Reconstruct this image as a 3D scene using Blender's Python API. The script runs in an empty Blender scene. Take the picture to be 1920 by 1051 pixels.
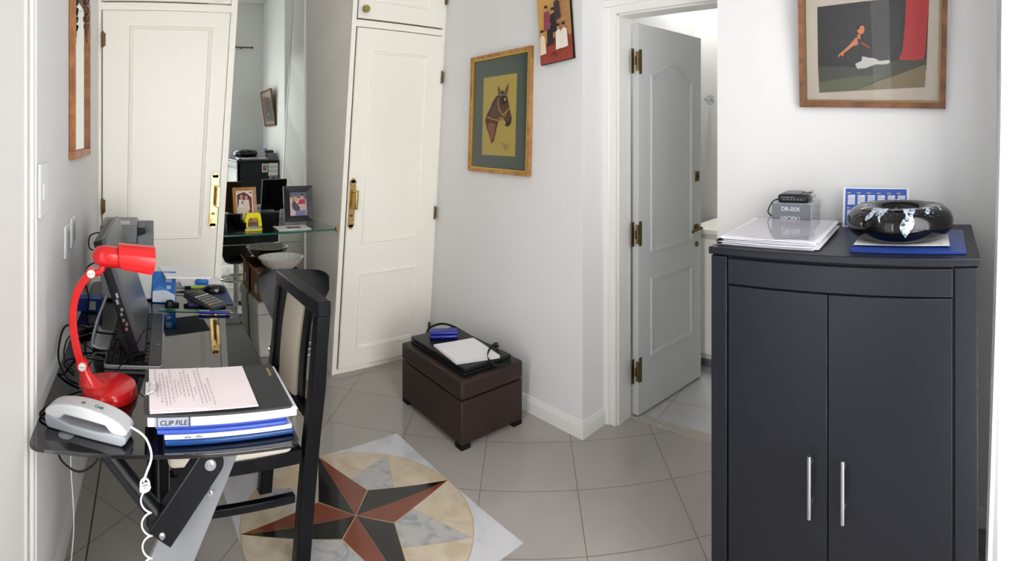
import bpy, math, random
from math import sin, cos, tan, pi, radians, hypot, atan2
from mathutils import Matrix, Vector, Euler
random.seed(7)
S = bpy.context.scene
COL = S.collection

# ------------------------------------------------------------------ camera (a phone panorama: cylindrical projection)
EYE = 1.5
cd = bpy.data.cameras.new('camera'); cam = bpy.data.objects.new('camera', cd); COL.objects.link(cam)
cam.location = (0, 0, EYE); cam.rotation_euler = (pi / 2, 0, -0.755)
cd.type = 'PANO'; cd.panorama_type = 'CENTRAL_CYLINDRICAL'
cd.central_cylindrical_range_u_min = -0.96; cd.central_cylindrical_range_u_max = 0.96
cd.central_cylindrical_range_v_min = -0.801; cd.central_cylindrical_range_v_max = 0.250
cd.central_cylindrical_radius = 1.0
cd.clip_start = 0.01
S.camera = cam

# ------------------------------------------------------------------ daylight and added side-room fill
w = bpy.data.worlds.new('sky'); S.world = w; w.use_nodes = True
bg = w.node_tree.nodes['Background']; bg.inputs[0].default_value = (0.92, 0.95, 1.0, 1); bg.inputs[1].default_value = 2.0


def area(name, loc, rot, sx, sy, power, color):
    l = bpy.data.lights.new(name, 'AREA'); l.shape = 'RECTANGLE'; l.size = sx; l.size_y = sy
    l.energy = power; l.color = color
    o = bpy.data.objects.new(name, l); COL.objects.link(o); o.location = loc; o.rotation_euler = rot
    return o


area('window_daylight', (0.85, -0.62, 1.45), (pi / 2, 0, 0), 1.2, 2.5, 88, (1.0, 0.977, 0.95))
area('entrance_daylight', (-1.0, 0.05, 1.25), (pi / 2, 0, -pi / 2), 1.3, 2.2, 55, (1.0, 0.975, 0.945))
area('side_room_fill', (3.25, 1.62, 2.9), (0, 0, 0), 0.2, 0.2, 16, (0.98, 0.98, 0.98))  # unseen fill added to brighten the far wall without lighting the door leaf
S.view_settings.view_transform = 'Standard'; S.view_settings.look = 'None'; S.view_settings.gamma = 1
S.view_settings.use_curve_mapping = False; S.view_settings.exposure = 0.0
S.cycles.use_denoising = True
S.cycles.max_bounces = 12; S.cycles.diffuse_bounces = 7; S.cycles.glossy_bounces = 6
S.cycles.transmission_bounces = 8; S.cycles.caustics_reflective = False; S.cycles.caustics_refractive = False
S.cycles.sample_clamp_indirect = 6

# ------------------------------------------------------------------ materials


def lin(c):
    return tuple((v / 12.92 if v <= 0.04045 else ((v + 0.055) / 1.055) ** 2.4) for v in c)


def rgb(r, g, b):
    return lin((r / 255, g / 255, b / 255))


MATS = {}


def mat(name, col, rough=0.5, metal=0.0, var=0.04, scale=12.0, bump=0.0, coat=0.0, trans=0.0, spec=0.5, ior=1.5, sheen=0.0, alpha=1.0, dist=0.002, stretch=None):
    if name in MATS: return MATS[name]
    m = bpy.data.materials.new(name); m.use_nodes = True; nt = m.node_tree
    b = nt.nodes['Principled BSDF']
    b.inputs['Roughness'].default_value = rough; b.inputs['Metallic'].default_value = metal
    b.inputs['IOR'].default_value = ior; b.inputs['Coat Weight'].default_value = coat
    b.inputs['Transmission Weight'].default_value = trans; b.inputs['Specular IOR Level'].default_value = spec
    b.inputs['Sheen Weight'].default_value = sheen; b.inputs['Alpha'].default_value = alpha
    tc = nt.nodes.new('ShaderNodeTexCoord'); n = nt.nodes.new('ShaderNodeTexNoise')
    n.inputs['Scale'].default_value = scale; n.inputs['Detail'].default_value = 4
    if stretch:
        mp = nt.nodes.new('ShaderNodeMapping'); mp.inputs['Scale'].default_value = stretch
        nt.links.new(tc.outputs['Object'], mp.inputs[0]); nt.links.new(mp.outputs[0], n.inputs['Vector'])
    else:
        nt.links.new(tc.outputs['Object'], n.inputs['Vector'])
    r = nt.nodes.new('ShaderNodeMix'); r.data_type = 'RGBA'
    nt.links.new(n.outputs['Fac'], r.inputs['Factor'])
    r.inputs['A'].default_value = tuple(max(0, c * (1 - var)) for c in col) + (1,)
    r.inputs['B'].default_value = tuple(min(1, c * (1 + var)) for c in col) + (1,)
    nt.links.new(r.outputs['Result'], b.inputs['Base Color'])
    if bump > 0:
        bp = nt.nodes.new('ShaderNodeBump'); bp.inputs['Strength'].default_value = bump; bp.inputs['Distance'].default_value = dist
        nt.links.new(n.outputs['Fac'], bp.inputs['Height']); nt.links.new(bp.outputs[0], b.inputs['Normal'])
    MATS[name] = m
    return m


def thin_glass(name, tint=(1, 1, 1), rough=0.0, ior=1.5):
    """clear pane: lets light straight through, reflects by fresnel"""
    m = bpy.data.materials.new(name); m.use_nodes = True; nt = m.node_tree; nt.nodes.remove(nt.nodes['Principled BSDF'])
    tr = nt.nodes.new('ShaderNodeBsdfTransparent'); tr.inputs[0].default_value = tint + (1,)
    gl = nt.nodes.new('ShaderNodeBsdfGlossy'); gl.inputs['Roughness'].default_value = rough
    lw = nt.nodes.new('ShaderNodeLayerWeight'); lw.inputs[0].default_value = .5
    pw = nt.nodes.new('ShaderNodeMath'); pw.operation = 'POWER'; nt.links.new(lw.outputs['Facing'], pw.inputs[0]); pw.inputs[1].default_value = 5
    fr = nt.nodes.new('ShaderNodeMath'); fr.operation = 'MULTIPLY_ADD'; nt.links.new(pw.outputs[0], fr.inputs[0]); r0 = ((ior - 1) / (ior + 1)) ** 2
    fr.inputs[1].default_value = 1 - r0; fr.inputs[2].default_value = r0
    mx = nt.nodes.new('ShaderNodeMixShader'); nt.links.new(fr.outputs[0], mx.inputs[0]); nt.links.new(tr.outputs[0], mx.inputs[1]); nt.links.new(gl.outputs[0], mx.inputs[2])
    nt.links.new(mx.outputs[0], nt.nodes['Material Output'].inputs[0]); return m


def marble(name, base, vein, scale=6.0, rough=0.12, thresh=(0.55, 0.62)):
    m = bpy.data.materials.new(name); m.use_nodes = True; nt = m.node_tree; b = nt.nodes['Principled BSDF']
    b.inputs['Roughness'].default_value = rough
    tc = nt.nodes.new('ShaderNodeTexCoord'); n = nt.nodes.new('ShaderNodeTexNoise'); n.inputs['Scale'].default_value = scale
    n.inputs['Detail'].default_value = 8; n.inputs['Distortion'].default_value = 1.2
    nt.links.new(tc.outputs['Object'], n.inputs['Vector'])
    cr = nt.nodes.new('ShaderNodeValToRGB')
    e = cr.color_ramp.elements
    e[0].position = thresh[0]; e[0].color = base + (1,); e[1].position = thresh[1]; e[1].color = vein + (1,)
    nt.links.new(n.outputs['Fac'], cr.inputs[0]); nt.links.new(cr.outputs[0], b.inputs['Base Color'])
    return m


def wood(name, c1, c2, rough=0.35, scale=(3, 3, 40)):
    m = bpy.data.materials.new(name); m.use_nodes = True; nt = m.node_tree; b = nt.nodes['Principled BSDF']
    b.inputs['Roughness'].default_value = rough
    tc = nt.nodes.new('ShaderNodeTexCoord'); mp = nt.nodes.new('ShaderNodeMapping'); mp.inputs['Scale'].default_value = scale
    n = nt.nodes.new('ShaderNodeTexNoise'); n.inputs['Scale'].default_value = 4; n.inputs['Detail'].default_value = 6
    cr = nt.nodes.new('ShaderNodeValToRGB'); e = cr.color_ramp.elements
    e[0].position = .35; e[0].color = c1 + (1,); e[1].position = .68; e[1].color = c2 + (1,)
    nt.links.new(tc.outputs['Object'], mp.inputs[0]); nt.links.new(mp.outputs[0], n.inputs['Vector'])
    nt.links.new(n.outputs['Fac'], cr.inputs[0]); nt.links.new(cr.outputs[0], b.inputs['Base Color'])
    return m


WALL = mat('wall_paint', rgb(226, 226, 226), 0.85, var=0.015, scale=3, bump=0.05)
CEIL = mat('ceiling_paint', rgb(235, 235, 232), 0.9, var=0.01)
LACQ = mat('white_lacquer', rgb(250, 247, 237), 0.32, var=0.012, scale=5)
NICHE = mat('niche_panel', rgb(253, 250, 242), 0.45, var=0.02, scale=3)
TRIM = mat('trim_paint', rgb(229, 228, 225), 0.4, var=0.01)
BRASS = mat('polished_brass', rgb(202, 174, 116), 0.16, 1.0, var=0.08, scale=30)
OLDBRASS = mat('aged_brass', rgb(118, 98, 62), 0.4, 1.0, var=0.15, scale=40)
CHROME = mat('chrome', rgb(225, 227, 230), 0.08, 1.0, var=0.02)
STEEL = mat('brushed_steel', rgb(196, 198, 202), 0.28, 1.0, var=0.04, scale=60)
MIRROR = mat('mirror_glass', rgb(226, 232, 226), 0.0, 1.0, var=0.0)
BLACKGLASS = mat('black_desk_glass', rgb(8, 9, 10), 0.03, var=0.0, spec=0.8, ior=1.6)
BLKMETAL = mat('black_powder_coat', rgb(16, 18, 22), 0.32, var=0.1, scale=80, bump=.05, spec=0.3)
GREYMETAL = mat('grey_powder_coat', rgb(128, 130, 134), 0.42, var=0.04, scale=60)
BLKWOOD = mat('black_stained_wood', rgb(7, 9, 15), 0.3, var=0.15, scale=25, stretch=(3, 3, .6), spec=0.22)
CREAMFAB = mat('cream_leatherette', rgb(226, 219, 206), 0.55, var=0.03, scale=60, bump=.12)
BEIGEFAB = mat('beige_upholstery', rgb(196, 187, 168), 0.6, var=0.04, scale=60, bump=.12)
RED = mat('red_enamel', rgb(216, 28, 30), 0.22, var=0.02, coat=.3)
WHITEPL = mat('white_plastic', rgb(226, 228, 228), 0.3, var=0.01)
GREYPL = mat('grey_plastic', rgb(176, 180, 182), 0.35, var=0.02)
MIDGREY = mat('mid_grey_plastic', rgb(112, 114, 118), 0.4, var=0.03)
DARKPL = mat('dark_plastic', rgb(24, 25, 28), 0.35, var=0.05, spec=0.3)
KEYPL = mat('key_plastic', rgb(12, 12, 14), 0.4, var=0.05, spec=0.25)
SILVER = mat('silver_plastic', rgb(168, 171, 176), 0.3, 0.4, var=0.03)
SCREEN = mat('screen_glass', rgb(10, 11, 14), 0.08, var=0.0)
CABINET = mat('charcoal_lacquer', rgb(26, 28, 35), 0.36, var=0.04, scale=10, spec=0.3)
PAPER = mat('white_paper', rgb(240, 238, 240), 0.75, var=0.02, scale=10)
PINKPAPER = mat('rosy_paper', rgb(238, 226, 228), 0.75, var=0.02, scale=10)
BLUEINK = mat('blue_card', rgb(26, 70, 168), 0.35, var=0.05)
ROYAL = mat('royal_blue_card', rgb(54, 80, 170), 0.35, var=0.05)
NAVY = mat('navy_card', rgb(20, 62, 122), 0.25, var=0.08)
BLUEPL = mat('blue_plastic', rgb(20, 34, 144), 0.3, var=0.03)
LEATHER = mat('brown_leatherette', rgb(46, 34, 30), 0.42, var=0.08, scale=220, bump=.35, dist=.001, spec=0.35)
BLKLEATHER = mat('black_leather', rgb(17, 19, 21), 0.36, var=0.1, scale=150, bump=.25, dist=.001, spec=0.3)
RUBBER = mat('black_rubber', rgb(12, 12, 13), 0.6, var=0.1, spec=0.2)
CERAMIC = mat('white_ceramic', rgb(236, 234, 226), 0.12, var=0.02, coat=.4)
CARTON = mat('brown_cardboard', rgb(158, 122, 88), 0.8, var=0.06, scale=20)
FOAM = mat('white_polystyrene', rgb(232, 232, 228), 0.7, var=0.03, scale=120, bump=.2)
YELLOW = mat('yellow_plastic', rgb(240, 222, 24), 0.3, var=0.02)
GLASS = thin_glass('shelf_glass', (.93, .98, .96)); GLASSEDGE = mat('green_glass_edge', rgb(38, 92, 78), .1, var=.02)
SMOKE = thin_glass('smoked_plastic', (.35, .40, .44), .03)
GREENPL = mat('green_translucent_plastic', rgb(40, 130, 96), 0.15, var=0.02, trans=.4)
INK = mat('dark_ink', rgb(60, 62, 78), 0.7, var=0.05)
BLACKINK = mat('black_ink', rgb(18, 18, 20), 0.6, var=0.05)
GOLD = mat('gold_leaf', rgb(206, 170, 60), 0.35, .7, var=0.06)
PLINTH = mat('side_room_plaster', rgb(212, 212, 208), 0.8, var=0.02)
FRAMEWOOD = wood('honey_wood', rgb(120, 72, 34), rgb(160, 104, 54), .35, (6, 6, 6))
FRAMEDARK = wood('chestnut_wood', rgb(92, 52, 26), rgb(132, 80, 40), .3, (6, 6, 6))
FRAMEGOLD = wood('golden_wood', rgb(150, 100, 48), rgb(190, 138, 76), .35, (6, 6, 6))


def flat(r, g, b, rough=.55):
    return mat('ink_%02x%02x%02x' % (r, g, b), rgb(r, g, b), rough, var=.05, scale=30)


def marble_set():
    return dict(
        beige=marble('beige_marble', rgb(192, 175, 148), rgb(207, 195, 175), 9, .14, (.4, .62)),
        grey=marble('grey_marble', rgb(178, 176, 174), rgb(150, 152, 156), 14, .14, (.48, .66)),
        white=marble('white_marble', rgb(206, 206, 210), rgb(182, 184, 190), 5, .14, (.5, .7)),
        red=marble('red_marble', rgb(122, 62, 44), rgb(178, 128, 110), 5, .12, (.66, .72)),
        black=marble('black_marble', rgb(26, 25, 24), rgb(44, 42, 38), 30, .1, (.5, .7)))


def floor_mat(name, c1, c2, grout, axes, rough=.16):
    """polished tiles; axes = ((ux, uy, offset, pitch), ...) one per joint direction, in metres on the floor"""
    m = bpy.data.materials.new(name); m.use_nodes = True; nt = m.node_tree; b = nt.nodes['Principled BSDF']
    N = nt.nodes.new; L = nt.links.new
    tc = N('ShaderNodeTexCoord'); sp = N('ShaderNodeSeparateXYZ'); L(tc.outputs['Object'], sp.inputs[0])

    def math_(op, a, bb):
        n = N('ShaderNodeMath'); n.operation = op
        for i, v in enumerate((a, bb)):
            if v is None: continue
            if isinstance(v, (int, float)): n.inputs[i].default_value = v
            else: L(v, n.inputs[i])
        return n.outputs[0]
    masks = []; cells = []
    for ux, uy, off, pitch in axes:
        v = math_('ADD', math_('MULTIPLY', sp.outputs[0], ux / pitch), math_('MULTIPLY', sp.outputs[1], uy / pitch))
        v = math_('SUBTRACT', v, off / pitch)
        cells.append(math_('FLOOR', v, None))
        fr = math_('FRACT', v, None)
        d = math_('MINIMUM', fr, math_('SUBTRACT', 1.0, fr))
        masks.append(math_('LESS_THAN', d, 0.0018 / pitch))
    mask = math_('MAXIMUM', masks[0], masks[1])
    cv = N('ShaderNodeCombineXYZ'); L(cells[0], cv.inputs[0]); L(cells[1], cv.inputs[1])
    wn = N('ShaderNodeTexWhiteNoise'); L(cv.outputs[0], wn.inputs['Vector'])
    n = N('ShaderNodeTexNoise'); n.inputs['Scale'].default_value = 3.5; n.inputs['Detail'].default_value = 7; n.inputs['Distortion'].default_value = .8
    L(tc.outputs['Object'], n.inputs['Vector'])
    f = math_('ADD', math_('MULTIPLY', n.outputs['Fac'], .8), math_('MULTIPLY', wn.outputs['Value'], .25))
    mx = N('ShaderNodeMix'); mx.data_type = 'RGBA'; L(f, mx.inputs['Factor']); mx.inputs['A'].default_value = c1 + (1,); mx.inputs['B'].default_value = c2 + (1,)
    m2 = N('ShaderNodeMix'); m2.data_type = 'RGBA'; L(mask, m2.inputs['Factor']); L(mx.outputs['Result'], m2.inputs['A']); m2.inputs['B'].default_value = grout + (1,)
    L(m2.outputs['Result'], b.inputs['Base Color'])
    L(math_('ADD', math_('MULTIPLY', mask, .5), rough), b.inputs['Roughness'])
    return m


# ------------------------------------------------------------------ mesh builder
class MB:
    def __init__(s, M=None):
        s.v = []; s.f = []; s.mi = []; s.M = M or Matrix.Identity(4); s.sm = []

    def add(s, vs, fs, mi=0, smooth=False):
        o = len(s.v); s.v += [tuple(s.M @ Vector(p)) for p in vs]
        for f in fs:
            s.f.append(tuple(i + o for i in f)); s.mi.append(mi); s.sm.append(smooth)
        return s

    def box(s, x0, x1, y0, y1, z0, z1, mi=0):
        v = [(x, y, z) for z in (z0, z1) for y in (y0, y1) for x in (x0, x1)]
        return s.add(v, [(0, 2, 3, 1), (4, 5, 7, 6), (0, 1, 5, 4), (2, 6, 7, 3), (0, 4, 6, 2), (1, 3, 7, 5)], mi)

    def hexa(s, v8, mi=0):
        """8 corners: bottom loop of four then top loop of four"""
        return s.add(v8, [(3, 2, 1, 0), (4, 5, 6, 7), (0, 1, 5, 4), (1, 2, 6, 5), (2, 3, 7, 6), (3, 0, 4, 7)], mi)

    def prism(s, poly, z0, z1, mi=0, smooth=False):
        n = len(poly); v = [(x, y, z0) for x, y in poly] + [(x, y, z1) for x, y in poly]
        s.add(v, [tuple(reversed(range(n))), tuple(range(n, 2 * n))] + [(i, (i + 1) % n, n + (i + 1) % n, n + i) for i in range(n)], mi)
        if smooth:
            for k in range(n): s.sm[-1 - k] = True
        return s

    def face(s, poly, mi=0):
        return s.add(poly, [tuple(range(len(poly)))], mi)

    def lathe(s, prof, seg=32, c=(0, 0, 0), sx=1, sy=1, mi=0, rot=None, wav=None):
        v = []; f = []; n = len(prof)
        R = rot or Matrix.Identity(3)
        for i in range(seg):
            a = 2 * pi * i / seg
            for k, (r, z) in enumerate(prof):
                rr = r * (1 + (wav(a, k) if wav else 0))
                v.append(tuple(Vector(c) + R @ Vector((rr * cos(a) * sx, rr * sin(a) * sy, z))))
        for i in range(seg):
            j = (i + 1) % seg
            for k in range(n - 1):
                f.append((i * n + k, j * n + k, j * n + k + 1, i * n + k + 1))
        s.add(v, f, mi, True)
        if prof[0][0] > 1e-5: s.add([v[i * n] for i in range(seg)], [tuple(reversed(range(seg)))], mi)
        if prof[-1][0] > 1e-5: s.add([v[i * n + n - 1] for i in range(seg)], [tuple(range(seg))], mi)
        return s

    def tube(s, pts, r, seg=10, mi=0, closed=False, cap=True):
        pts = [Vector(p) for p in pts]; n = len(pts)
        rs = r if isinstance(r, (list, tuple)) else [r] * n
        v = []; up = None
        for i, p in enumerate(pts):
            a = pts[(i - 1) % n] if (closed or i > 0) else p
            b = pts[(i + 1) % n] if (closed or i < n - 1) else p
            t = (b - a)
            t = t.normalized() if t.length > 1e-9 else Vector((0, 0, 1))
            if up is None:
                up = Vector((0, 0, 1)) if abs(t.z) < .9 else Vector((1, 0, 0))
            e1 = up - t * up.dot(t)
            if e1.length < 1e-6: e1 = t.orthogonal()
            e1.normalize(); up = e1; e2 = t.cross(e1)
            for k in range(seg):
                an = 2 * pi * k / seg
                v.append(tuple(p + (e1 * cos(an) + e2 * sin(an)) * rs[i]))
        f = []
        for i in range(n if closed else n - 1):
            j = (i + 1) % n
            for k in range(seg):
                l = (k + 1) % seg
                f.append((i * seg + k, i * seg + l, j * seg + l, j * seg + k))
        s.add(v, f, mi, True)
        if cap and not closed:
            s.add(v[:seg], [tuple(reversed(range(seg)))], mi); s.add(v[-seg:], [tuple(range(seg))], mi)
        return s

    def cyl(s, a, b, r, seg=20, mi=0):
        return s.tube([a, b], r, seg, mi)

    def strip(s, pts, wdir, w, t, mi=0, smooth=True):
        """flat band swept along pts: half width w along wdir, thickness t"""
        pts = [Vector(p) for p in pts]; W = Vector(wdir).normalized(); n = len(pts); v = []
        for i, p in enumerate(pts):
            a = pts[max(0, i - 1)]; b = pts[min(n - 1, i + 1)]; tg = (b - a).normalized(); nn = tg.cross(W).normalized()
            ww = w[i] if isinstance(w, (list, tuple)) else w
            for sw, st in ((-1, -1), (1, -1), (1, 1), (-1, 1)):
                v.append(tuple(p + W * ww * sw + nn * t * .5 * st))
        f = []
        for i in range(n - 1):
            for k in range(4):
                l = (k + 1) % 4; f.append((i * 4 + k, i * 4 + l, i * 4 + 4 + l, i * 4 + 4 + k))
        s.add(v, f, mi, smooth); s.add(v[:4], [(3, 2, 1, 0)], mi); s.add(v[-4:], [(0, 1, 2, 3)], mi)
        return s

    def surf(s, fn, nu, nv, t=0.0, mi=0, smooth=True):
        """sheet fn(u,v) with u,v in 0..1, given thickness t along its normal"""
        g = [[Vector(fn(i / nu, j / nv)) for j in range(nv + 1)] for i in range(nu + 1)]
        top = []; bot = []
        for i in range(nu + 1):
            for j in range(nv + 1):
                du = g[min(i + 1, nu)][j] - g[max(i - 1, 0)][j]; dv = g[i][min(j + 1, nv)] - g[i][max(j - 1, 0)]
                nn = du.cross(dv); nn = nn.normalized() if nn.length > 1e-12 else Vector((0, 0, 1))
                top.append(tuple(g[i][j] + nn * t / 2)); bot.append(tuple(g[i][j] - nn * t / 2))
        W = nv + 1; N = len(top)
        f = [(i * W + j, (i + 1) * W + j, (i + 1) * W + j + 1, i * W + j + 1) for i in range(nu) for j in range(nv)]
        if t == 0: return s.add(top, f, mi, smooth)
        f2 = [tuple(reversed([k + N for k in q])) for q in f]
        rim = [i * W for i in range(nu + 1)] + [nu * W + j for j in range(1, nv + 1)] + [i * W + nv for i in range(nu - 1, -1, -1)] + [j for j in range(nv - 1, 0, -1)]
        f3 = [(rim[(k + 1) % len(rim)], rim[k], rim[k] + N, rim[(k + 1) % len(rim)] + N) for k in range(len(rim))]
        return s.add(top + bot, f + f2 + f3, mi, smooth)

    def build(s, name, mats, parent=None, bevel=0, seg=2, sharp=35, world=None, sub=0, warp=None):
        me = bpy.data.meshes.new(name)
        vs = [warp(p) for p in s.v] if warp else s.v
        me.from_pydata(vs, [], s.f)
        for m in (mats if isinstance(mats, (list, tuple)) else [mats]): me.materials.append(m)
        for p, mi, sm in zip(me.polygons, s.mi, s.sm):
            p.material_index = mi; p.use_smooth = sm or bevel > 0 or sub > 0
        import bmesh
        b = bmesh.new(); b.from_mesh(me); 
        bmesh.ops.recalc_face_normals(b, faces=b.faces) if not getattr(s, 'noflip', False) else None
        b.to_mesh(me); b.free()
        me.set_sharp_from_angle(angle=radians(sharp))
        o = bpy.data.objects.new(name, me); COL.objects.link(o)
        if parent is not None: o.parent = parent
        if world is not None: o.matrix_world = world
        if sub:
            md = o.modifiers.new('sub', 'SUBSURF'); md.levels = sub; md.render_levels = sub
        if bevel > 0:
            md = o.modifiers.new('bevel', 'BEVEL'); md.width = bevel; md.segments = seg; md.limit_method = 'ANGLE'
            md.angle_limit = radians(40)
        return o


def T(x, y, z, rz=0, rx=0, ry=0):
    return Matrix.Translation((x, y, z)) @ Matrix.Rotation(rz, 4, 'Z') @ Matrix.Rotation(ry, 4, 'Y') @ Matrix.Rotation(rx, 4, 'X')


def thing(name, label, cat, loc=(0, 0, 0), rz=0, group=None, rx=0, ry=0):
    o = bpy.data.objects.new(name, None); COL.objects.link(o); o.empty_display_size = .05
    o.matrix_world = T(*loc, rz, rx, ry)
    tag(o, label, cat, group)
    return o


def tag(o, label, cat, group=None):
    o['label'] = label; o['category'] = cat
    if group: o['group'] = group
    return o


def struct(o):
    o['kind'] = 'structure'; return o


def rrect(x0, x1, y0, y1, r, n=5):
    p = []
    for cx, cy, a0 in ((x1 - r, y1 - r, 0), (x0 + r, y1 - r, 90), (x0 + r, y0 + r, 180), (x1 - r, y0 + r, 270)):
        for i in range(n + 1):
            a = radians(a0 + 90 * i / n); p.append((cx + r * cos(a), cy + r * sin(a)))
    return p


def spline(pts, n=8):
    P = [Vector(p) for p in pts]; out = []
    for i in range(len(P) - 1):
        p0 = P[max(0, i - 1)]; p1 = P[i]; p2 = P[i + 1]; p3 = P[min(len(P) - 1, i + 2)]
        for k in range(n):
            t = k / n
            out.append(.5 * ((2 * p1) + (p2 - p0) * t + (2 * p0 - 5 * p1 + 4 * p2 - p3) * t * t + (3 * p1 - p0 - 3 * p2 + p3) * t ** 3))
    out.append(P[-1]); return out


def text(s, size, m, parent, M, name='lettering', depth=0.0003, shear=0, space=1.0):
    """lettering in the local xy plane of M, centred"""
    c = bpy.data.curves.new(name, 'FONT'); c.body = s; c.size = size; c.extrude = depth; c.align_x = 'CENTER'; c.align_y = 'CENTER'
    c.shear = shear; c.space_character = space
    t = bpy.data.objects.new('t', c); COL.objects.link(t)
    dg = bpy.context.evaluated_depsgraph_get()
    me = bpy.data.meshes.new_from_object(t.evaluated_get(dg)); bpy.data.objects.remove(t)
    me.materials.clear(); me.materials.append(m); me.transform(M); me.name = name
    o = bpy.data.objects.new(name, me); COL.objects.link(o)
    if parent is not None: o.parent = parent
    return o


def art(name, parent, M, layers, step=0.00035, base=0.0):
    """a print: flat inks in the local xy plane of M, later inks over earlier ones"""
    b = MB(M); ms = []
    for k, (m, poly) in enumerate(layers):
        if m not in ms: ms.append(m)
        z = base + step * k
        b.face([(x, y, z) for x, y in poly], ms.index(m))
    b.noflip = True
    return b.build(name, ms, parent)


def ell(cx, cy, rx, ry, n=20, a=0):
    return [(cx + rx * cos(t) * cos(a) - ry * sin(t) * sin(a), cy + rx * cos(t) * sin(a) + ry * sin(t) * cos(a)) for t in [2 * pi * i / n for i in range(n)]]


def rect(x0, x1, y0, y1):
    return [(x0, y0), (x1, y0), (x1, y1), (x0, y1)]


def wline(pts, w):
    """polyline of half width w turned into a polygon"""
    L_ = []; R_ = []
    P = [Vector((p[0], p[1])) for p in pts]
    for i, p in enumerate(P):
        a = P[max(0, i - 1)]; b = P[min(len(P) - 1, i + 1)]; t = (b - a).normalized(); n = Vector((-t.y, t.x)) * w
        L_.append(tuple(p + n)); R_.append(tuple(p - n))
    return R_ + L_[::-1]


# ------------------------------------------------------------------ the setting
def LWX(y):  # left wall line
    return -0.235 + 0.095 * (y - 1.2)


YW = 3.03; XE = 2.037; CH = 3.4


def HWX(y, z):  # long wall with the horse picture, slightly out of plumb towards the wardrobe
    s = max(0, min(1, (y - 1.66) / 1.37)); return XE + s * (0.028 + 0.066 * z)


fl = MB(); fl.box(-.6, 2.345, -.5, 3.7, -.05, 0)
s2 = math.sqrt(.5)
FLOOR = struct(fl.build('floor', floor_mat('cream_tiles', rgb(158, 152, 147), rgb(173, 167, 161), rgb(112, 102, 88), ((s2, -s2, .208, .41), (s2, s2, 2.235, .355)))))
fl = MB(); fl.box(2.35, 3.6, -.4, 1.95, -.05, 0)
struct(fl.build('floor_side_room', floor_mat('grey_marble_tiles', rgb(176, 176, 178), rgb(202, 202, 204), rgb(120, 110, 98), ((1, .12, 2.78, .42), (-.12, 1, 1.16, .42)), .12)))
th = MB(); th.box(2.338, 2.40, .93, 1.60, -.02, .004)
struct(th.build('trim_threshold', marble('threshold_marble', rgb(176, 170, 160), rgb(190, 186, 178), 8, .2), bevel=.001))


def medallion():
    cx, cy, hs, R = .922, 1.842, .448, .447
    ms = marble_set(); order = ['white', 'beige', 'grey', 'red', 'black']; grout = mat('inlay_joint', rgb(176, 150, 112), .4)
    b = MB(); z0, z1 = 0.0, .0008
    b.box(cx - hs, cx + hs, cy - hs, cy + hs, z0, z1, 0)
    b.prism([(cx + (R + .003) * cos(a), cy + (R + .003) * sin(a)) for a in [2 * pi * i / 72 for i in range(72)]], z1, z1 + .0002, 5)
    b.prism([(cx + R * cos(a), cy + R * sin(a)) for a in [2 * pi * i / 72 for i in range(72)]], z1, z1 + .0004, 1)
    sx, sy = .934, 1.874

    def on(deg, r): return (cx + r * cos(radians(deg)), cy + r * sin(radians(deg)))

    def inn(deg, r): return (sx + r * cos(radians(deg)), sy + r * sin(radians(deg)))
    tp = [on(t, R) for t in (87, 2, -90, 168)]
    notch = [(1.043, 1.985), (1.046, 1.768), (.834, 1.785), (.828, 2.005)]

    def shrink(poly, d=.0018):
        gx = sum(p[0] for p in poly) / len(poly); gy = sum(p[1] for p in poly) / len(poly)
        out = []
        for x, y in poly:
            l = hypot(x - gx, y - gy); k = (l - d * 1.5) / l; out.append((gx + (x - gx) * k, gy + (y - gy) * k))
        return out
    z = z1 + .0004
    for i in range(4):
        a, nx = tp[i], tp[(i + 1) % 4]; nt = notch[i]
        g = on([45, -43, -135, 134][i], R)
        k1 = (nt[0] + (a[0] - nt[0]) * .33, nt[1] + (a[1] - nt[1]) * .33)
        k2 = (nt[0] + (nx[0] - nt[0]) * .33, nt[1] + (nx[1] - nt[1]) * .33)
        kite = [g, k1, nt, k2]
        b.prism(kite, z, z + .0002, 5); b.prism(shrink(kite), z, z + .0004, 2)
        cen = (sx, sy)
        for poly, mi in (([cen, notch[i - 1], a], 4), ([cen, a, nt], 3)):
            b.prism(poly, z, z + .0005, 5); b.prism(shrink(poly), z, z + .0008, mi)
    b.build('medallion', [ms[k] for k in order] + [grout], FLOOR)['label'] = 'round marble inlay with red and black star'


medallion()


def wallquad(name, pts, th=.1, m=WALL, n=None):
    b = MB(); b.hexa(pts, 0); return struct(b.build(name, m))


# left wall behind the desk (leans away from the wardrobe by a few degrees)
b = MB(); y0, y1 = 1.08, 3.75
b.hexa([(LWX(y0) - .15, y0, 0), (LWX(y0), y0, 0), (LWX(y1), y1, 0), (LWX(y1) - .15, y1, 0), (LWX(y0) - .15, y0, CH), (LWX(y0), y0, CH), (LWX(y1), y1, CH), (LWX(y1) - .15, y1, CH)])
b.box(-.45, -.25, -.4, 0.45, 0, CH)           # unseen pier between entrance and window wall, widened to grade the entrance light
b.box(-.45, LWX(.5), 0.45, 1.08, 2.35, CH)    # over the entrance
struct(b.build('wall_left', WALL))
b = MB(); b.box(-.6, 2.3, 3.70, 3.8, 0, CH); struct(b.build('wall_back', WALL))
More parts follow.
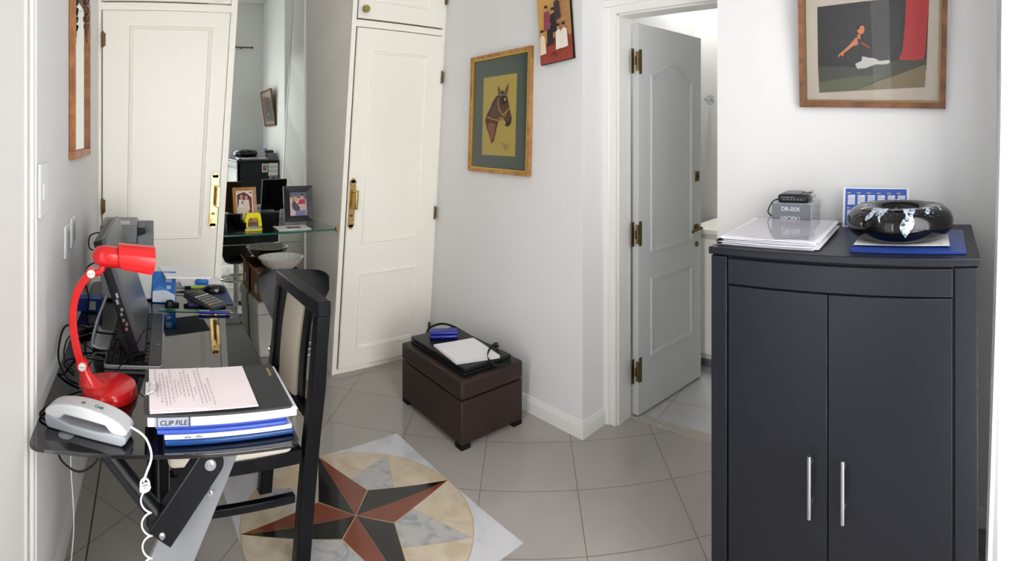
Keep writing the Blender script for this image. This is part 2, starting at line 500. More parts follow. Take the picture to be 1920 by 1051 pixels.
# horse-picture wall
b = MB(); n = 6
for i in range(n):
    for j in range(4):
        ya, yb = 1.66 + (3.7 - 1.66) * i / n, 1.66 + (3.7 - 1.66) * (i + 1) / n; za, zb = CH * j / 4, CH * (j + 1) / 4
        b.hexa([(HWX(ya, za), ya, za), (2.5, ya, za), (2.5, yb, za), (HWX(yb, za), yb, za), (HWX(ya, zb), ya, zb), (2.5, ya, zb), (2.5, yb, zb), (HWX(yb, zb), yb, zb)])
b2 = MB(); pts = []
g = [[(HWX(1.66 + 2.04 * i / 8, CH * j / 8), 1.66 + 2.04 * i / 8, CH * j / 8) for j in range(9)] for i in range(9)]
vs = [p for r in g for p in r]; b2.add(vs, [(i * 9 + j, i * 9 + j + 1, (i + 1) * 9 + j + 1, (i + 1) * 9 + j) for i in range(8) for j in range(8)])
b2.add([(XE, 1.66, 0), (2.235, 1.66, 0), (2.235, 1.66, CH), (XE, 1.66, CH)], [(0, 1, 2, 3)])
b2.add([(2.6, 1.80, 0), (2.6, 3.7, 0), (2.6, 3.7, CH), (2.6, 1.80, CH)], [(0, 1, 2, 3)])
struct(b2.build('wall_right', WALL))
# wall around the doorway (its plane lies back from the two flanking walls)
DX = 2.235; DY0, DY1, DZ = .97, 1.595, 2.115
b = MB(); b.box(DX, 2.34, DY1, 1.75, 0, CH); b.box(DX, 2.34, .80, DY0, 0, CH); b.box(DX, 2.34, DY0, DY1, DZ, CH)
struct(b.build('wall_doorway', WALL))
b = MB(); b.box(XE, 2.236, -.45, .936, 0, CH); struct(b.build('wall_ballerina_side', WALL))
b = MB(); b.box(-.6, .25, -.35, -.19, 0, CH); b.box(1.47, 2.04, -.35, -.19, 0, CH); b.box(.25, 1.47, -.35, -.19, 2.6, CH)
struct(b.build('wall_window_side', WALL))
b = MB(); b.box(-.6, 3.7, -.5, 3.8, CH, CH + .1); struct(b.build('ceiling', CEIL))
# side room shell
b = MB(); b.box(3.5, 3.6, -.4, 1.95, 0, CH); b.box(2.34, 3.6, 1.80, 1.95, 0, CH); b.box(2.236, 3.6, -.5, -.1, 0, CH)
struct(b.build('wall_side_room', PLINTH))


def profile_run(b, pts, h, prof, mi=0):
    """skirting: profile (offset from wall, height) swept along a floor polyline; offset to the left of travel"""
    P = [Vector(p) for p in pts]; n = len(P); rows = []
    for i, p in enumerate(P):
        d1 = (P[i] - P[i - 1]).normalized() if i > 0 else (P[1] - P[0]).normalized()
        d2 = (P[i + 1] - P[i]).normalized() if i < n - 1 else d1
        n1 = Vector((-d1.y, d1.x)); n2 = Vector((-d2.y, d2.x)); m = (n1 + n2); m = m / (m.dot(n1))
        rows.append([(p.x + m.x * o, p.y + m.y * o, z) for o, z in prof])
    k = len(prof); v = [q for r in rows for q in r]
    b.add(v, [(i * k + j, (i + 1) * k + j, (i + 1) * k + j + 1, i * k + j + 1) for i in range(n - 1) for j in range(k - 1)], mi)
    b.add(rows[0], [tuple(range(k))], mi); b.add(rows[-1], [tuple(range(k))], mi)


SK = [(-.001, 0), (.014, 0), (.014, .055), (.011, .066), (.006, .072), (.005, .082), (-.001, .084)]
b = MB(); profile_run(b, [(2.235, 1.66), (XE, 1.66), (HWX(3.03, 0), 3.03)][::-1], .08, [(-o, z) for o, z in SK][::1])
struct(b.build('baseboard_right', TRIM))
b = MB(); profile_run(b, [(XE, -.185), (XE, .936)], .08, SK); struct(b.build('baseboard_ballerina_side', TRIM))
b = MB(); profile_run(b, [(LWX(1.44), 1.44), (LWX(3.02), 3.02)], .08, [(-o, z) for o, z in SK]); struct(b.build('baseboard_left', TRIM))

# left entrance casing: stepped, fluted profile running up the wall
b = MB(); ang = -atan2(.095, 1)
Mc = T(LWX(1.44), 1.44, 0, ang)
b.M = Mc
prof = [(0, 0), (.008, 0), (.016, -.006), (.020, -.016), (.012, -.024), (.012, -.034), (.020, -.042), (.020, -.056), (.012, -.062), (.012, -.082), (.018, -.096), (.018, -.116), (.012, -.124), (.012, -.138), (.018, -.152), (.016, -.160), (.016, -.36), (-.12, -.36), (-.12, 0)]
b.prism(prof, 0, 2.45); struct(b.build('trim_entrance', TRIM, bevel=.001, seg=2))
# doorway casing and lining
b = MB()
b.box(DX - .018, DX + .002, DY1 - .006, 1.658, 0, DZ + .07); b.box(DX - .026, DX - .012, 1.625, 1.6615, 0, DZ + .034)
b.box(DX - .018, DX + .002, DY0 - .065, DY0 + .006, 0, DZ + .07)
b.box(DX - .0178, DX + .002, DY0, DY1, DZ - .004, DZ + .0695); b.box(DX - .026, DX - .012, DY0 - .06, 1.6615, DZ + .035, DZ + .0690)
b.box(DX, 2.345, DY1 - .015, DY1 + .02, 0, DZ); b.box(DX, 2.345, DY0 - .02, DY0 + .015, 0, DZ); b.box(DX, 2.345, DY0, DY1, DZ - .012, DZ + .01)
struct(b.build('trim_doorway', TRIM, bevel=.003))

# open panelled door in the doorway
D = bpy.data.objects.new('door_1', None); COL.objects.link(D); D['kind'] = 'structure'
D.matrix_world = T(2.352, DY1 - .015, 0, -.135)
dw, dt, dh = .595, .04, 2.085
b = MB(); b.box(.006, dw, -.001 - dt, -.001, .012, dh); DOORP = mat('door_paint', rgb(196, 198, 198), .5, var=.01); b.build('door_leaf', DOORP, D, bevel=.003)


def molding(b, poly, yf, w=.014, t=.009, mi=0):
    """raised beading along a closed polyline lying in the local xz plane at y = yf, standing towards -y"""
    n = len(poly); P = [Vector(p) for p in poly]; ins = []
    for i in range(n):
        d1 = (P[i] - P[i - 1]).normalized(); d2 = (P[(i + 1) % n] - P[i]).normalized()
        n1 = Vector((-d1.y, d1.x)); n2 = Vector((-d2.y, d2.x)); m = n1 + n2; m = m / max(.3, m.dot(n1)); ins.append(m)
    prof = [(0, 0), (w * .25, t), (w * .5, t * .55), (w * .8, t * .8), (w, 0)]; k = len(prof); v = []
    for i in range(n):
        for o, h_ in prof: v.append((P[i].x + ins[i].x * o, yf - h_, P[i].y + ins[i].y * o))
    b.add(v, [(i * k + j, ((i + 1) % n) * k + j, ((i + 1) % n) * k + j + 1, i * k + j + 1) for i in range(n) for j in range(k - 1)], mi)


b = MB(); x0, x1 = .105, .495; top = []
for i in range(17):
    t = i / 16; s_ = max(0, min(1, (t - .04) / .92)); top.append((x1 - (x1 - x0) * t, 1.82 + .075 * (sin(pi * s_) ** 1.6)))
molding(b, [(x0, .86), (x1, .86)] + top, -.041, .02, .010)
molding(b, [(x0, .30), (x1, .30), (x1, .72), (x0, .72)], -.041, .02, .010)
b.build('door_moulding', DOORP, D)
for z in (.25, .97, 1.88):
    b = MB(); b.box(.012, .034, -.044, -.040, z - .065, z + .065); b.box(-.034, -.014, -.030, -.026, z - .065, z + .065)
    b.cyl((-.004, -.045, z - .05), (-.004, -.045, z + .05), .008, 12); b.box(-.02, .02, -.0445, -.0405, z - .022, z + .022)
    for zz in (-.045, .045): b.cyl((.023, -.046, z + zz), (.023, -.043, z + zz), .0035, 8)
    b.build('door_hinge', OLDBRASS, D, bevel=.0008)
b = MB(); b.M = T(-.045, 0, -.070); b.cyl((.585, -.041, 1.0), (.585, -.049, 1.0), .024, 24); b.cyl((.585, -.045, 1.0), (.585, -.085, 1.0), .009, 12)
b.tube(spline([(.585, -.082, 1.0), (.555, -.086, 1.004), (.52, -.085, 1.0), (.49, -.082, .99)]), [.010] * 10 + [.008] * 15, 10)
b.cyl((.59, -.041, .90), (.59, -.046, .90), .017, 20)
b.build('door_handle', OLDBRASS, D)
b = MB(); b.M = T(-.035, 0, -.12); b.box(.565, .605, -.046, -.041, 1.33, 1.39); b.box(.578, .592, -.049, -.045, 1.352, 1.37, 1); b.build('door_lock', [OLDBRASS, RUBBER], D, bevel=.001)

# window behind the camera with its glazing bars
Wn = bpy.data.objects.new('window_1', None); COL.objects.link(Wn); Wn['kind'] = 'structure'
b = MB()
for x in (.25, .84, 1.42): b.box(x, x + .05, -.33, -.28, 0.05, 2.6)
for z in (.05, 1.0, 2.55): b.box(.25, 1.47, -.33, -.28, z, z + .05)
b.build('window_frame', TRIM, Wn, bevel=.004)
b = MB(); b.box(.28, 1.44, -.309, -.305, .08, 2.57); b.build('window_pane', thin_glass('window_glass'), Wn)

# ------------------------------------------------------------------ built-in wardrobes either side of a mirrored niche


def WARP(p):
    x, y, z = p; s = max(0, min(1, (x + .04) / .60)); d = max(0, min(1, 1 - (y - 3.04) / .6))
    return (x + .064 * z * s * d + (0.075 * (1 - d) if 1.3 < x < 1.45 else 0), y, z)


def wbuild(b, name, m, par, **k):
    return b.build(name, m, par, warp=WARP, **k)


def pull_handle(par, x, zc, M=None):
    b = MB(); y = YW - .022
    pl = rrect(x - .021, x + .021, zc - .125, zc + .125, .006, 3)
    v = MB()
    b.M = Matrix(((1, 0, 0, 0), (0, 0, 1, 0), (0, 1, 0, 0), (0, 0, 0, 1)))
    b.prism(pl, y - .004, y)
    for s in (1, -1):
        for k, (dx, r) in enumerate(((0, .015), (-.013, .011), (.013, .011), (-.007, .010), (.007, .010))):
            b.prism(ell(x + dx, zc + s * (.133 + (.012 if k == 0 else (.006 if k > 2 else 0))), r, r, 14), y - .006, y - .001)
        b.prism(ell(x, zc + s * .118, .012, .012, 14), y - .009, y - .002)
    b.M = Matrix.Identity(4)
    for i in range(18):
        z = zc - .105 + .21 * i / 17
        for s in (-1, 1): b.box(x + s * .019 - .002, x + s * .019 + .002, y - .008, y - .003, z - .004, z + .004)
    h = wbuild(b, 'handle_plate', BRASS, par, bevel=.001)
    b = MB(); b.box(x + .002, x + .022, y - .05, y - .036, zc - .035, zc + .085)
    for z in (zc - .025, zc + .075): b.box(x + .004, x + .018, y - .042, y - .002, z - .007, z + .007)
    g = wbuild(b, 'grip', BRASS, h, bevel=.004)
    b = MB(); b.cyl((x, y - .009, zc - .075), (x, y - .002, zc - .075), .008, 16); b.box(x - .014, x + .002, y - .012, y - .009, zc - .078, zc - .072)
    wbuild(b, 'keyhole', OLDBRASS, h)
    return h


def hinge(par, x, z, h=.04):
    b = MB(); b.cyl((x, YW - .026, z - h), (x, YW - .026, z + h), .007, 12); b.box(x - .004, x + .014, YW - .024, YW - .019, z - h * .9, z + h * .9)
    for zz in (-h, h): b.cyl((x, YW - .026, z + zz), (x, YW - .026, z + zz * 1.12), .005, 10)
    return wbuild(b, 'hinge', OLDBRASS, par)


def door_panel(x0, x1, z0, z1, name, par, panels):
    b = MB(); b.box(x0, x1, YW - .020, YW - .002, z0, z1); d = wbuild(b, name, LACQ, par, bevel=.002)
    b = MB()
    for (a, c, e, f) in panels: molding(b, [(a, e), (c, e), (c, f), (a, f)], YW - .0195, .022, .009)
    wbuild(b, 'door_moulding', LACQ, d)
    return d


wl = thing('built_in_wardrobe', 'white panelled built-in wardrobe behind the desk, left of the mirrored niche', 'wardrobe', (0, 0, 0), group='built-in wardrobes')
b = MB()
b.box(-.20, -.045, YW - .004, 3.05, 0, CH); b.box(.562, .60, YW - .004, YW + .06, 0, CH); b.box(-.045, .562, YW - .004, 3.05, 2.20, 2.245); b.box(-.045, .562, YW - .004, 3.05, 0, .03)
b.box(-.045, -.035, YW + .02, 3.69, 0, CH); b.box(-.065, -.052, YW - .014, YW, 0, CH)
wbuild(b, 'wardrobe_frame', LACQ, wl, bevel=.002)
b = MB(); b.box(.575, .60, YW + .05, 3.69, 0, CH); b.build('side_panel', NICHE, wl)
d = door_panel(-.038, .556, .035, 2.195, 'wardrobe_door', wl, [(.085, .478, .90, 2.11), (.085, .478, .16, .74)])
pull_handle(d, .530, 1.115); hinge(d, -.038, 2.03); hinge(d, -.038, 1.09); hinge(d, -.038, .25)
d = door_panel(-.038, .556, 2.25, 2.95, 'upper_door', wl, [(.085, .478, 2.36, 2.84)])
b = MB(); b.cyl((.50, YW - .02, 2.285), (.50, YW - .045, 2.285), .008, 12); b.lathe([(0.001, -.012), (.014, -.009), (.018, 0), (.014, .009), (.001, .012)], 20, (.50, YW - .052, 2.285), rot=Matrix.Rotation(pi / 2, 3, 'X')); wbuild(b, 'knob', BRASS, d)

wr = thing('built_in_wardrobe', 'white panelled built-in wardrobe between the niche and the horse picture wall', 'wardrobe', (0, 0, 0), group='built-in wardrobes')
b = MB()
b.box(1.340, 1.372, YW - .004, YW + .02, 0, CH); b.box(2.042, 2.066, YW - .004, YW + .02, 0, CH); b.box(1.372, 2.042, YW - .004, YW + .02, 2.18, 2.225); b.box(1.372, 2.042, YW - .004, YW + .02, 0, .03)
wbuild(b, 'wardrobe_frame', LACQ, wr, bevel=.002)
b = MB()
for j in range(8):
    z0_, z1_ = CH * j / 8, CH * (j + 1) / 8
    xf0, xf1 = 1.342 + .064 * z0_, 1.342 + .064 * z1_
    b.hexa([(xf0, YW + .015, z0_), (xf0 + .012, YW + .015, z0_), (1.442, 3.69, z0_), (1.43, 3.69, z0_), (xf1, YW + .015, z1_), (xf1 + .012, YW + .015, z1_), (1.442, 3.69, z1_), (1.43, 3.69, z1_)])
b.build('side_panel', NICHE, wr)['label'] = 'plain cream side panel lining the niche'
d = door_panel(1.377, 2.038, .035, 2.172, 'wardrobe_door', wr, [(1.482, 1.912, .80, 2.03), (1.482, 1.912, .14, .615)])
pull_handle(d, 1.402, 1.06); hinge(d, 2.040, 1.89); hinge(d, 2.040, .955); hinge(d, 2.040, .17)
d = door_panel(1.377, 2.038, 2.232, 2.95, 'upper_door', wr, [(1.482, 1.912, 2.34, 2.84)])
b = MB(); b.cyl((1.412, YW - .02, 2.285), (1.412, YW - .045, 2.285), .009, 12); b.lathe([(0.001, -.014), (.02, -.011), (.026, 0), (.02, .011), (.001, .014)], 24, (1.412, YW - .055, 2.285), rot=Matrix.Rotation(pi / 2, 3, 'X')); wbuild(b, 'knob', BRASS, d)
hinge(d, 2.040, 2.44)

MR = T(1.0, 3.672, 0, -.024, 0, 0)
b = MB(MR); b.box(-.39, .40, 0, .006, .712, CH - .02); m1 = b.build('niche_mirror', MIRROR)
tag(m1, 'tall mirror panel at the back of the niche above the glass shelf', 'mirror', 'niche mirror panels')
b = MB(MR); b.box(-.39, .40, 0, .006, .01, .706); m2 = b.build('niche_mirror', MIRROR)
tag(m2, 'low mirror panel behind the cardboard and foam boxes under the glass shelf', 'mirror', 'niche mirror panels')

# ------------------------------------------------------------------ glass shelf and what stands on it
SZ = .905
sh = thing('glass_shelf', 'clear glass shelf with green edge across the mirrored niche', 'shelf', (1.0, 3.35, SZ - .01))
b = MB(); b.box(-.335, .395, -.305, .300, 0, .010); b.build('glass_plate', GLASS, sh)
b = MB(); b.box(-.335, .3955, -.3065, -.305, 0, .010); b.build('polished_edge', GLASSEDGE, sh)['label'] = 'green polished edge of the glass'
b = MB(); b.box(.378, .408, -.315, -.285, -.008, .018); b.cyl((.393, -.30, -.014), (.393, -.30, .022), .009, 12); b.build('shelf_holder', BRASS, sh, bevel=.002)['label'] = 'small brass holder'


def picture_frame(root, w, h, bw, th, fm, layers, mat_m=None, inner=None, z0=0, frame_name='frame', bevel=.002, inner_lip=None):
    """upright frame in local xz, front towards -y, bottom at z=0, centred on x"""
    b = MB(); x = w / 2
    for poly in ([(-x, 0), (x, 0), (x - bw, bw), (-x + bw, bw)], [(x, 0), (x, h), (x - bw, h - bw), (x - bw, bw)], [(x, h), (-x, h), (-x + bw, h - bw), (x - bw, h - bw)], [(-x, h), (-x, 0), (-x + bw, bw), (-x + bw, h - bw)]):
        v = [(px, -th, pz) for px, pz in poly[:2]] + [(px, -th * .75, pz) for px, pz in poly[2:]]
        w_ = [(px, 0, pz) for px, pz in poly]
        b.add(v + w_, [(0, 1, 2, 3), (7, 6, 5, 4), (0, 4, 5, 1), (1, 5, 6, 2), (2, 6, 7, 3), (3, 7, 4, 0)])
    f = b.build(frame_name, fm, root)
    if inner_lip:
        b = MB(); l = inner_lip[0]; xi = x - bw
        for (a, c, e, g_) in ((-xi, xi, bw, bw + l), (-xi, xi, h - bw - l, h - bw), (-xi, -xi + l, bw, h - bw), (xi - l, xi, bw, h - bw)):
            b.box(a, c, -th * .8, -th * .3, e, g_)
        b.build('gilt_lip', inner_lip[1], root)
    P = Matrix(((1, 0, 0, 0), (0, 0, -1, 0), (0, 1, 0, 0), (0, 0, 0, 1)))
    P = Matrix.Translation((0, -th * .35, 0)) @ P
    art('print', root, P, layers)
    b = MB(); b.box(-x + .004, x - .004, -th * .3, -.0005, .004, h - .004); b.build('backing', CARTON if fm is not BLKLEATHER else RUBBER, root)
    return f


fr = thing('framed_photo', 'light wooden photo frame with an old picture of two people seated, behind the yellow punch', 'photo frame', (.895, 3.43, SZ + .001), .10, 'framed photos on the glass shelf', rx=-.16)
W_, H_ = .165, .235
cream = flat(232, 222, 200); mar = flat(116, 40, 56); skin = flat(206, 150, 132); dk = flat(70, 26, 34)
picture_frame(fr, W_, H_, .022, .014, FRAMEGOLD, [
    (cream, rect(-.062, .062, .02, H_ - .02)), (mar, rect(-.052, .052, .10, H_ - .032)), (cream, [(-.052, H_ - .05), (.0, H_ - .03), (.052, H_ - .07), (.052, H_ - .045), (.01, H_ - .022), (-.052, H_ - .022)]),
    (mar, [(.0, .02), (.05, .02), (.05, .12), (.035, .12)]), (cream, [(-.05, .025), (.012, .025), (.034, .10), (.03, .15), (-.035, .15), (-.05, .10)]),
    (dk, ell(-.028, .178, .02, .018)), (skin, ell(-.022, .172, .012, .015)), (dk, ell(.016, .172, .018, .018)), (skin, ell(.012, .166, .012, .015)),
    (flat(244, 238, 226), [(-.045, .10), (-.012, .10), (-.012, .155), (-.04, .155)]), (flat(236, 220, 196), [(.0, .085), (.034, .085), (.03, .152), (.002, .152)]), (flat(110, 130, 120), ell(-.018, .135, .006, .013))])
b = MB(); b.box(-.03, .03, .004, .008, .03, .16); b.M = T(0, .008, .15, 0, .35); b.box(-.02, .02, 0, .004, -.15, 0); b.build('easel_back', CARTON, fr)
fr = thing('framed_photo', 'black leather-look photo frame with a colour picture of a hugging pair, beside the mirror', 'photo frame', (1.245, 3.36, SZ + .001), -.10, 'framed photos on the glass shelf', rx=-.17)
W_, H_ = .20, .24
picture_frame(fr, W_, H_, .042, .022, BLKLEATHER, [
    (flat(214, 188, 186), rect(-.06, .06, .04, .20)), (flat(92, 98, 116), [(-.058, .165), (.058, .15), (.058, .2), (-.058, .2)]), (flat(196, 130, 80), ell(-.022, .152, .02, .022)), (flat(206, 150, 128), ell(-.016, .15, .013, .016)),
    (flat(176, 44, 58), [(-.006, .115), (.05, .12), (.05, .15), (.01, .15)]), (flat(206, 160, 146), ell(.028, .168, .013, .016)), (flat(60, 40, 40), ell(.03, .18, .013, .009)),
    (flat(70, 58, 72), [(-.045, .12), (-.03, .145), (.01, .10), (.012, .075), (-.02, .072), (-.04, .09)]), (flat(206, 170, 160), [(.01, .08), (.05, .085), (.05, .118), (.012, .112)]), (flat(112, 118, 160), [(-.02, .043), (.05, .043), (.05, .08), (-.018, .075)])])
b = MB()
for s in (-1, 1):
    for z_, zz in ((.0, .042), (H_, H_ - .042)): b.box(-.0006, .0006, -.0235, -.021, 0, 0.0005)
b.M = T(0, .0, .2, 0, .42); b.box(-.028, .028, 0, .005, -.2, 0); b.build('easel_back', RUBBER, fr, bevel=.001)
hp = thing('hole_punch', 'yellow hole punch standing upright on the glass shelf', 'hole punch', (.868, 3.15, SZ + .001), .05)
b = MB(); pl = rrect(-.056, .056, .0, .105, .02)
outer = [(-.058, .022), (-.05, .09), (-.038, .108), (.038, .108), (.05, .09), (.058, .022), (.034, .022), (.031, .066), (.022, .076), (-.022, .076), (-.031, .066), (-.034, .022)]
b.M = Matrix(((1, 0, 0, 0), (0, 0, 1, 0), (0, 1, 0, 0), (0, 0, 0, 1))); b.prism(outer, -.012, .02); b.build('punch_lever', YELLOW, hp, bevel=.004)
b = MB(); b.box(-.056, .056, -.02, .035, 0, .012); b.box(-.058, .058, -.022, .037, .012, .0145, 1); b.box(-.05, .05, -.012, .03, .0145, .022, 1); b.build('punch_base', [YELLOW, STEEL], hp, bevel=.003)
og = thing('desk_organiser', 'smoked plastic desk organiser beside the yellow punch on the shelf', 'organiser', (.765, 3.16, SZ + .001), .05)
b = MB(); b.box(-.065, .055, -.035, .04, 0, .004)
for (x0, x1, h0) in ((-.065, .055, .055),):
    b.box(x0, x1, -.035, -.031, 0, h0); b.box(x0, x1, .036, .04, 0, .10); b.box(x0, x0 + .004, -.035, .04, 0, h0); b.box(x1 - .004, x1, -.035, .04, 0, h0)
b.box(-.01, -.006, -.035, .04, 0, .09); b.box(-.055, .03, .0, .004, 0, .10); b.build('tray', SMOKE, og, bevel=.001)
b = MB()
for i in range(5): b.tube([(-.05 + .018 * i, .02, .006), (-.055 + .02 * i, .015, .085 + .008 * (i % 3))], .004, 8)
b.build('pens', DARKPL, og)
b = MB(); b.box(-.05, -.02, -.025, -.006, .005, .03); b.build('note_block', flat(60, 150, 160), og, bevel=.001)
b = MB(); b.box(.005, .045, -.02, .0, .005, .04); b.cyl((.025, -.021, .022), (.025, -.024, .022), .010, 16); b.build('tape_holder', DARKPL, og, bevel=.003)
cr = thing('mounted_print', 'white card mount with a small dark picture lying flat on the glass shelf', 'picture', (1.125, 3.155, SZ + .001), -.06)
b = MB(); b.box(-.105, .105, -.075, .075, 0, .004); b.build('card_mount', PAPER, cr, bevel=.0008)
art('print', cr, T(0.01, 0, .0042), [(flat(70, 62, 66), rect(-.045, .045, -.03, .03)), (flat(120, 96, 90), rect(-.02, .035, -.02, .01))])

# under the shelf
fb = thing('foam_box', 'white polystyrene box with lid on the niche floor under the cartons', 'box', (1.165, 3.53, 0))
b = MB(); b.hexa([(-.175, -.11, 0), (.175, -.11, 0), (.175, .13, 0), (-.175, .13, 0), (-.19, -.125, .29), (.19, -.125, .29), (.19, .13, .29), (-.19, .13, .29)]); b.build('body', FOAM, fb, bevel=.012, seg=3)
b = MB(); b.box(-.193, .193, -.128, .132, .292, .370); b.build('lid', FOAM, fb, bevel=.010, seg=3)
cb = thing('cardboard_box', 'brown cardboard box with open flaps under the scalloped bowl', 'box', (1.145, 3.55, .371), .0)
b = MB(); X0, X1, Y0, Y1, Hc = -.155, .16, -.11, .10, .178
b.box(X0, X1, Y0, Y1, 0, .004); b.box(X0, X0 + .004, Y0, Y1, 0, Hc); b.box(X1 - .004, X1, Y0, Y1, 0, Hc); b.box(X0, X1, Y0, Y0 + .004, 0, Hc); b.box(X0, X1, Y1 - .004, Y1, 0, Hc); b.box(X0 + .004, X1 - .004, Y0 + .004, Y1 - .004, Hc - .05, Hc - .046)
b.build('body', CARTON, cb)
b = MB(); b.M = T(X0, 0, Hc, 0, 0, -.5); b.box(-.002, .002, Y0, Y1, 0, .05); b.M = T(0, Y0, Hc - .002, 0, .0); b.box(X0, X1, -.002, .002, 0, .02); b.build('flap', CARTON, cb)
b = MB(); b.box(X0 - .0006, X0 + .001, -.06, -.01, .04, .10); b.build('paper_label', PAPER, cb)
bo = thing('scalloped_bowl', 'white scalloped ceramic bowl resting on the brown cardboard box', 'bowl', (1.165, 3.49, .556), 0)
pr = [(.001, .0), (.06, .0), (.066, .004), (.10, .022), (.14, .055), (.162, .088), (.168, .094), (.162, .094), (.136, .062), (.095, .03), (.05, .013), (.001, .010)]
wv = lambda a, k: (.035 * (1 if 3 < k < 9 else .3) * abs(cos(a * 10)) if k > 2 else 0)
b = MB(); b.lathe(pr, 120, (0, 0, 0), .94, .78, wav=wv); b.build('bowl', CERAMIC, bo)

st = thing('bar_stool', 'black curved-shell bar stool with chrome foot ring in front of the niche', 'stool', (1.03, 2.86, 0), -.345)
b = MB()


def shell(u, v):
    # u across -1..1, v from bottom front to top back
    x = (u - .5) * 2; wd = .115 + (.208 - .115) * min(1, v * 1.6) ** .9
    if v > .86: wd *= 1 - .9 * ((v - .86) / .14) ** 3 * .12
    y = .05 + .08 * v - .06 * (1 - x * x) * -1 * .0 - .045 * (abs(x) ** 2.2) * v; z = .41 + .285 * v - .02 * (v > .8) * 0
    if v > .9 and abs(x) > .8: z -= .012 * (abs(x) - .8) / .2
    return (x * wd, y, z)


b.surf(shell, 24, 16, .010); b.build('seat_shell', BLKLEATHER, st, bevel=0)
b = MB(); b.lathe([(.001, .39), (.085, .395), (.10, .41), (.09, .425), (.001, .43)], 32, (0, .035, 0), 1, .7); b.build('seat_pad', BLKLEATHER, st)
b = MB(); b.cyl((0, .03, .02), (0, .03, .40), .022, 20); b.build('column', CHROME, st)
b = MB(); b.tube([(.14 * cos(a), .03 + .11 * sin(a), .26) for a in [2 * pi * i / 32 for i in range(32)]], .009, 10, closed=True)
b.cyl((0, .03, .26), (.135, .03, .26), .007, 10); b.cyl((0, .03, .26), (-.135, .03, .26), .007, 10); b.build('foot_ring', CHROME, st)
b = MB(); b.lathe([(.001, 0), (.165, 0), (.17, .004), (.168, .01), (.10, .02), (.03, .032), (.001, .034)], 40, (0, .03, 0)); b.build('round_base', CHROME, st)

# ------------------------------------------------------------------ pictures on the walls
hpic = thing('framed_picture', 'wood-framed picture of a brown horse head on yellow with a green mount', 'picture', (0, 0, 0))
yc = 2.335; zc = 1.27
ax = HWX(yc, 1.6) - .004
tilt = atan2(HWX(yc, 2) - HWX(yc, 1), 1.0); yaw = atan2(HWX(2.56, 1.6) - HWX(2.02, 1.6), .54)
hpic.matrix_world = T(HWX(yc, 1.27) - .005, yc, 1.265, -pi / 2 - yaw, -tilt, 0)
W_, H_ = .595, .712
gn = flat(64, 80, 72, .25); ye = flat(190, 166, 66, .3); br = flat(92, 50, 34); db = flat(46, 28, 24); lb = flat(140, 84, 54); mg = flat(192, 156, 60)


def HP(x, y):  # picture-print coordinates: 0..280 x 0..620 px of the study zoom
    return (-.165 + x / 282 * .33 + 0, .105 + (620 - y) / 620 * .47)


def hpoly(pts): return [HP(x - 122, y - 225) for x, y in pts]


layers = [(gn, rect(-.279, .279, .02, .692)), (ye, [HP(0, 0), HP(0, 620), HP(282, 620), HP(282, 0)][::1]),
          (db, hpoly([(145, 565), (160, 520), (190, 470), (205, 430), (235, 385), (262, 372), (290, 400), (260, 520), (200, 540)])),
          (br, hpoly([(145, 565), (200, 500), (235, 430), (262, 378), (290, 362), (325, 380), (340, 430), (355, 500), (372, 560), (365, 600), (345, 622), (322, 618), (322, 585), (290, 560), (262, 585), (248, 640), (228, 735), (205, 755), (185, 690), (160, 630)])),
          (lb, hpoly([(165, 600), (195, 590), (235, 600), (228, 690), (205, 750), (188, 690)])),
          (db, hpoly([(275, 390), (315, 385), (335, 425), (320, 450), (290, 460), (272, 430)])),
          (br, hpoly([(255, 372), (250, 325), (252, 300), (272, 335), (280, 365)])), (lb, hpoly([(256, 360), (256, 318), (268, 340), (272, 362)])),
          (br, hpoly([(308, 372), (318, 330), (342, 288), (336, 340), (326, 375)])), (lb, hpoly([(314, 366), (322, 335), (336, 306), (330, 345), (322, 370)])),
          (db, hpoly([(280, 372), (285, 345), (300, 345), (310, 372), (300, 390)])), (flat(220, 180, 160), hpoly([(308, 405), (322, 402), (320, 425), (310, 425)])),
          (db, hpoly([(335, 585), (352, 560), (372, 570), (365, 600), (345, 622), (322, 618), (324, 600)])), (lb, hpoly([(340, 565), (350, 562), (352, 580), (342, 582)])),
          (db, ell(*HP(288 - 122, 440 - 225), .012, .009)),
          (mg, wline(hpoly([(262, 395), (258, 430), (272, 490), (300, 530), (330, 510), (355, 485)]), .0035)), (mg, wline(hpoly([(300, 530), (318, 545), (345, 490)]), .0028)),
          (mg, wline(hpoly([(165, 540), (210, 560), (260, 572), (295, 585), (318, 560), (290, 555), (262, 565)]), .003)), (flat(150, 150, 150), wline(hpoly([(270, 385), (300, 376), (325, 384)]), .003)),
          (INK, wline(hpoly([(300, 745), (310, 765), (318, 748), (330, 768)]), .0016)), (INK, wline(hpoly([(318, 775), (335, 785), (345, 755), (352, 780), (360, 750)]), .0018)), (INK, wline(hpoly([(325, 792), (338, 800), (350, 790)]), .0014))]
picture_frame(hpic, W_, H_, .022, .022, FRAMEGOLD, layers, inner_lip=(.008, GOLD))
b = MB(); b.box(-.277, .277, -.0155, -.0150, .022, .690)
CLEAR = thin_glass('picture_glass', (.98, .98, .98), 0, 1.14)
b.build('glazing', CLEAR, hpic)

